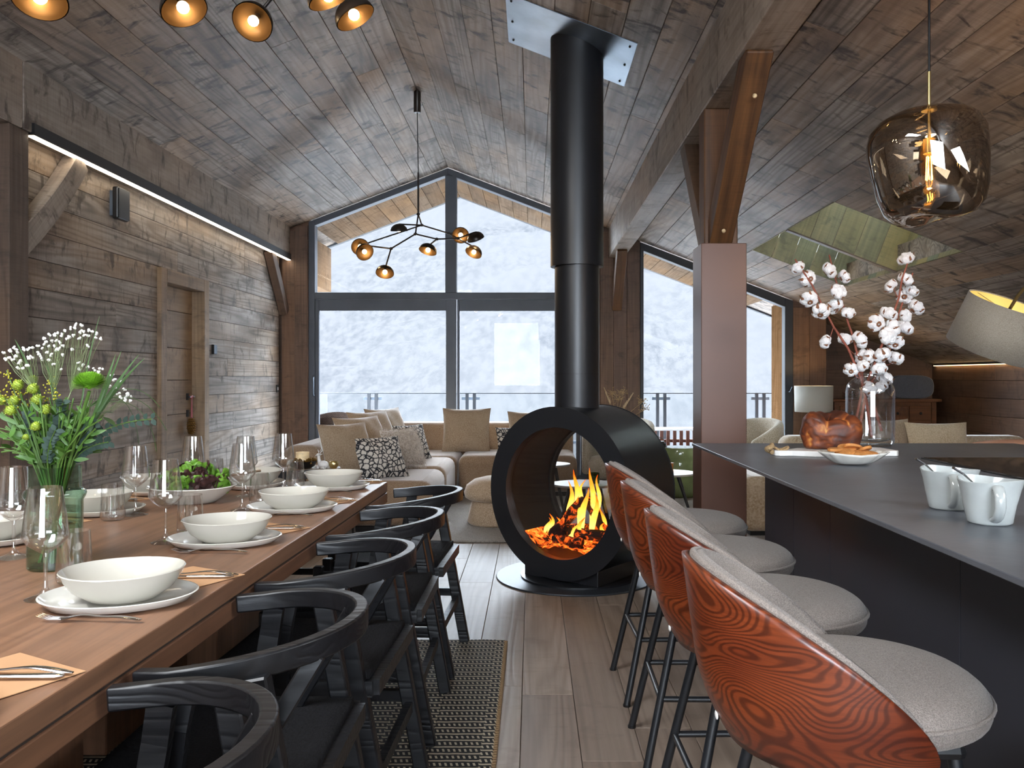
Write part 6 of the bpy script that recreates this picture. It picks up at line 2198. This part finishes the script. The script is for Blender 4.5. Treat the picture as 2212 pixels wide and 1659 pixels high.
# ---- dried pampas in a floor vase
dp = thing('floor_vase', 'tall beige floor vase standing by the window pier', 'vase', (0.98, 9.72, RZ))
MB().lathe([(0, 0), (0.09, 0), (0.13, 0.1), (0.14, 0.28), (0.10, 0.48), (0.055, 0.58), (0.065, 0.62), (0.055, 0.62), (0.045, 0.58), (0, 0.4)], 32).build('body', plain('sand_ceramic', '#b3a48f', 0.6, var=0.1), dp, smooth=60)
dry = plain('dry_straw', '#a58a62', 0.9, var=0.3, scale=60)
rp_ = random.Random(14)
for i, (px, py, kind) in enumerate([(1303, 838, 'p'), (1322, 852, 'u'), (1345, 848, 'u'), (1368, 850, 'p'), (1385, 868, 'u'), (1392, 884, 'u'), (1334, 862, 'u'), (1355, 866, 'p')]):
    t = thing('dried_grass_stem', ('pale feathery pampas plume, ' if kind == 'p' else 'dried umbel stem, ') + ['leftmost in the floor vase', 'second from the left', 'upright in the middle', 'right of the middle', 'leaning right', 'rightmost of all', 'low in the middle', 'low right of the middle'][i], 'dried flower', (0.98, 9.72, 0.63), group='dried grasses in the floor vase')
    tipw = at(px, py, 9.72) - Vector((0.98, 9.72, 0.63))
    tipw.y = rp_.uniform(-0.12, 0.1)
    P_ = [Vector((0, 0, -0.25)), Vector((tipw.x * 0.1, 0, 0)), Vector((tipw.x * 0.5, tipw.y * 0.5, tipw.z * 0.6)), tipw]
    MB().tube(P_, 0.0025, 5).build('stalk', dry, t, smooth=60)
    hb_ = MB()
    if kind == 'p':
        for k in range(160):
            f = rp_.random()
            p = P_[2].lerp(tipw, f)
            d = Vector((rp_.uniform(-1, 1), rp_.uniform(-1, 1), 1.6)).normalized() * 0.035 * (1.1 - f * 0.7)
            hb_.tube([p, p + d], [0.002, 0.0006], 3)
    else:
        for k in range(26):
            d = Vector((rp_.uniform(-1, 1), rp_.uniform(-1, 1), rp_.uniform(-0.3, 1))).normalized() * rp_.uniform(0.03, 0.09)
            hb_.tube([tipw, tipw + d], 0.0012, 3)
            hb_.ball(tipw + d, 0.006, 5, 3)
    tag(hb_.build('seed_head', plain('pale_plume', '#c2ab8a', 0.95) if kind == 'p' else dry, t), kind='stuff')

# ---- table lamp on its side table
lt_ = thing('lamp_table', 'small dark wooden side table under the table lamp', 'side table', (3.19, 9.45, 0))
MB().lathe([(0, 0.50), (0.22, 0.50), (0.225, 0.51), (0.22, 0.525), (0, 0.525)], 36).build('top', M['post'], lt_, smooth=40)
for k in range(3):
    a = k * 2.094
    MB().tube([(0.12 * math.cos(a), 0.12 * math.sin(a), 0.50), (0.18 * math.cos(a), 0.18 * math.sin(a), 0)], 0.014, 8).build('leg', M['post'], lt_, smooth=50)
tl = thing('table_lamp', 'table lamp with pale drum shade glowing at the top', 'lamp', (3.19, 9.45, 0.5255))
MB().lathe([(0, 0), (0.085, 0), (0.105, 0.05), (0.11, 0.14), (0.085, 0.23), (0.035, 0.28), (0.02, 0.30), (0, 0.30)], 32).build('base', plain('cream_ceramic', '#d8cdb8', 0.4), tl, smooth=60)
MB().tube([(0, 0, 0.30), (0, 0, 0.44)], 0.008, 8).build('stem', M['brass'], tl, smooth=50)
MB().lathe([(0.205, 0.318), (0.21, 0.612)], 48).build('lamp_shade', M['shade'], tl, smooth=60, solid=0.004)
MB().ball((0, 0, 0.46), 0.032, 12, 8).build('bulb', emis('lamp_bulb', '#ffd08a', 14.0), tl, smooth=80)
bulb_light(tl, (0, 0, 0.53), 10, (1, 0.72, 0.38), 0.04)

# ---- sideboard with speaker
sbd = thing('antique_sideboard', 'antique wooden sideboard with drawers in the dark recess', 'sideboard', (0, 0, 0))
SX0, SX1, SY0, SY1 = 3.70, 5.02, 10.27, 10.72
MB().box(SX0 + 0.03, SX1 - 0.03, SY0 + 0.03, SY1, 0.08, 0.93).build('carcass', M['cabinet_wood'], sbd)
MB().box(SX0 - 0.02, SX1 + 0.02, SY0 - 0.02, SY1, 0.93, 0.965).build('top', M['cabinet_wood'], sbd, bevel=(0.006, 1))
for x in (SX0 + 0.03, SX1 - 0.09):
    MB().box(x, x + 0.06, SY0 + 0.02, SY0 + 0.08, 0, 0.93).build('corner_post', M['cabinet_wood'], sbd)
for k in range(4):
    x0 = SX0 + 0.10 + k * 0.285
    d_ = MB().box(x0, x0 + 0.265, SY0 + 0.008, SY0 + 0.03, 0.70, 0.88).build('drawer', M['cabinet_wood'], sbd, bevel=(0.004, 1))
    MB().ball((x0 + 0.132, SY0 - 0.004, 0.79), 0.018, 10, 6, (1, 0.6, 1)).build('ring_pull', M['black'], d_, smooth=60)
for k in range(2):
    x0 = SX0 + 0.10 + k * 0.57
    d_ = MB().box(x0, x0 + 0.55, SY0 + 0.008, SY0 + 0.03, 0.14, 0.66).build('door', M['cabinet_wood'], sbd, bevel=(0.004, 1))
    MB().ball((x0 + (0.50 if k == 0 else 0.05), SY0 - 0.004, 0.42), 0.014, 10, 6, (1, 0.6, 1)).build('knob', M['black'], d_, smooth=60)
spk = thing('rounded_speaker', 'grey fabric rounded speaker standing on the sideboard', 'speaker', (4.76, 10.5, 0.966))


def sup(u, v):
    a = 2 * math.pi * u
    c = math.cos(a)
    s = math.sin(a)
    n = 3.2
    rr = 1 / ((abs(c) ** n + abs(s) ** n) ** (1 / n))
    k = [0, 0.94, 1.0, 1.0, 0.94, 0][v]
    y = [-0.055, -0.055, -0.03, 0.03, 0.055, 0.055][v]
    return (0.285 * rr * c * k, y, 0.148 + 0.148 * rr * s * k)


MB().grid(lambda u, v: sup(u, int(round(v * 5))), 48, 5, closeu=True).build('grille', fabric('speaker_grey', '#4c4e54', '#6a6c72', 300, bump=0.3), spk, smooth=50)
rk = random.Random(6)
pln = thing('berry_garland', 'small dark berry and leaf arrangement on the sideboard', 'plant', (4.12, 10.48, 0.966))
lf = MB()
for k in range(40):
    oval_leaf(lf, (rk.uniform(-0.2, 0.2), rk.uniform(-0.06, 0.06), 0.002 + rk.uniform(0, 0.05)), (rk.uniform(-1, 1), rk.uniform(-1, 1), rk.uniform(0, 0.8)), (0, 0, 1), 0.05, 0.02)
lf.build('leaves', g_leaf, pln, smooth=80)
bb = MB()
for k in range(30):
    bb.ball((rk.uniform(-0.2, 0.2), rk.uniform(-0.06, 0.06), 0.03 + rk.uniform(0, 0.05)), 0.011, 6, 4)
bb.build('berries', plain('dusty_berries', '#8a5a4a', 0.5), pln, smooth=80)

# ---- low sofa on the right
rs_ = thing('low_sofa', 'low sand coloured velvet sofa behind the kitchen island', 'sofa', (0, 0, 0))
vel = fabric('sand_velvet', '#9d876b', '#bfae96', 70, patch=0.5, sheen=0.8, bump=0.4)
rblock('seat_block', rs_, 1.62, 2.95, 6.35, 7.25, 0.05, 0.475, vel, 0.07)
rblock('seat_block', rs_, 2.96, 4.35, 6.35, 7.25, 0.05, 0.475, vel, 0.07)
rblock('backrest', rs_, 2.2, 4.35, 7.26, 7.55, 0.05, 0.72, vel, 0.09)
MB().box(1.68, 4.3, 6.42, 7.5, RZ, 0.05).build('plinth', M['black'], rs_)
cushion(vel, (2.66, 7.08, 0.665), 0.46, 0.42, 0.16, 14, -95, 'sand cushion on the low sofa, seen through the glass vase', 31, 'cushions on the low sofa')
cushion(M['cush'], (3.02, 7.06, 0.665), 0.42, 0.44, 0.16, 12, -80, 'brown beige cushion on the low sofa right of the vase', 32, 'cushions on the low sofa')
cushion(fabric('pale_velvet', '#b09a7c', '#cbb89c', 90, patch=0.4, sheen=0.7), (3.40, 6.98, 0.655), 0.52, 0.42, 0.17, 16, -92, 'pale sand cushion on the low sofa, farthest right', 33, 'cushions on the low sofa')

# ---- arc floor lamp
al = thing('arc_floor_lamp', 'brass arc floor lamp with big tilted grey linen shade', 'lamp', (4.30, 4.45, 0))
ac = Vector((2.50 - 4.30, 0, 1.50))
tlt = Matrix.Translation(ac) @ Matrix.Rotation(R(15), 4, 'Y') @ Matrix.Rotation(R(21), 4, 'X')
MB().lathe([(0.225, -0.135), (0.215, 0.135)], 56).build('lamp_shade', M['shade_grey'], al, smooth=60, solid=0.004, matrix=tlt)
MB().lathe([(0.2205, -0.130), (0.2105, 0.130)], 56).build('shade_lining', plain('yellow_lining', '#d8c77e', 0.7), al, smooth=60, matrix=tlt)
top = tlt @ Vector((0, 0, 0.10))
MB().lathe([(0, 0.06), (0.03, 0.06), (0.035, 0.075), (0.03, 0.095), (0.012, 0.10), (0, 0.12)], 20).build('holder', M['chrome'], al, smooth=50, matrix=tlt)
sp_ = MB()
for k in range(3):
    a = k * 2.094
    sp_.tube([(0, 0, 0.085), (0.213 * math.cos(a), 0.213 * math.sin(a), 0.122)], 0.0025, 5)
sp_.build('spider', M['chrome'], al, matrix=tlt)
MB().ball((0, 0, 0.02), 0.035, 12, 8).build('bulb', emis('arc_bulb', '#ffdf9a', 9.0), al, smooth=80, matrix=tlt)
bl2_ = bulb_light(al, tlt @ Vector((0, 0, 0.045)), 5, (1, 0.76, 0.42), 0.04)
arcp = [top, ac + Vector((0.16, 0, 0.24)), ac + Vector((0.45, 0, 0.40)), ac + Vector((0.85, 0, 0.44)), ac + Vector((1.25, 0, 0.30)), ac + Vector((1.60, 0, 0.02)), Vector((0, 0, 0.9)), Vector((0, 0, 0.03))]
sm_ = []
for i in range(len(arcp) - 1):
    p0, p1, p2, p3 = arcp[max(0, i - 1)], arcp[i], arcp[i + 1], arcp[min(len(arcp) - 1, i + 2)]
    for k in range(8):
        t_ = k / 8
        sm_.append(0.5 * ((2 * p1) + (p2 - p0) * t_ + (2 * p0 - 5 * p1 + 4 * p2 - p3) * t_ ** 2 + (3 * p1 - p0 - 3 * p2 + p3) * t_ ** 3))
sm_.append(arcp[-1])
MB().tube(sm_, 0.009, 10).build('arc_arm', M['brass'], al, smooth=60)
MB().lathe([(0, 0), (0.16, 0), (0.165, 0.01), (0.165, 0.035), (0.16, 0.04), (0, 0.04)], 36).build('base', M['black'], al, smooth=40)
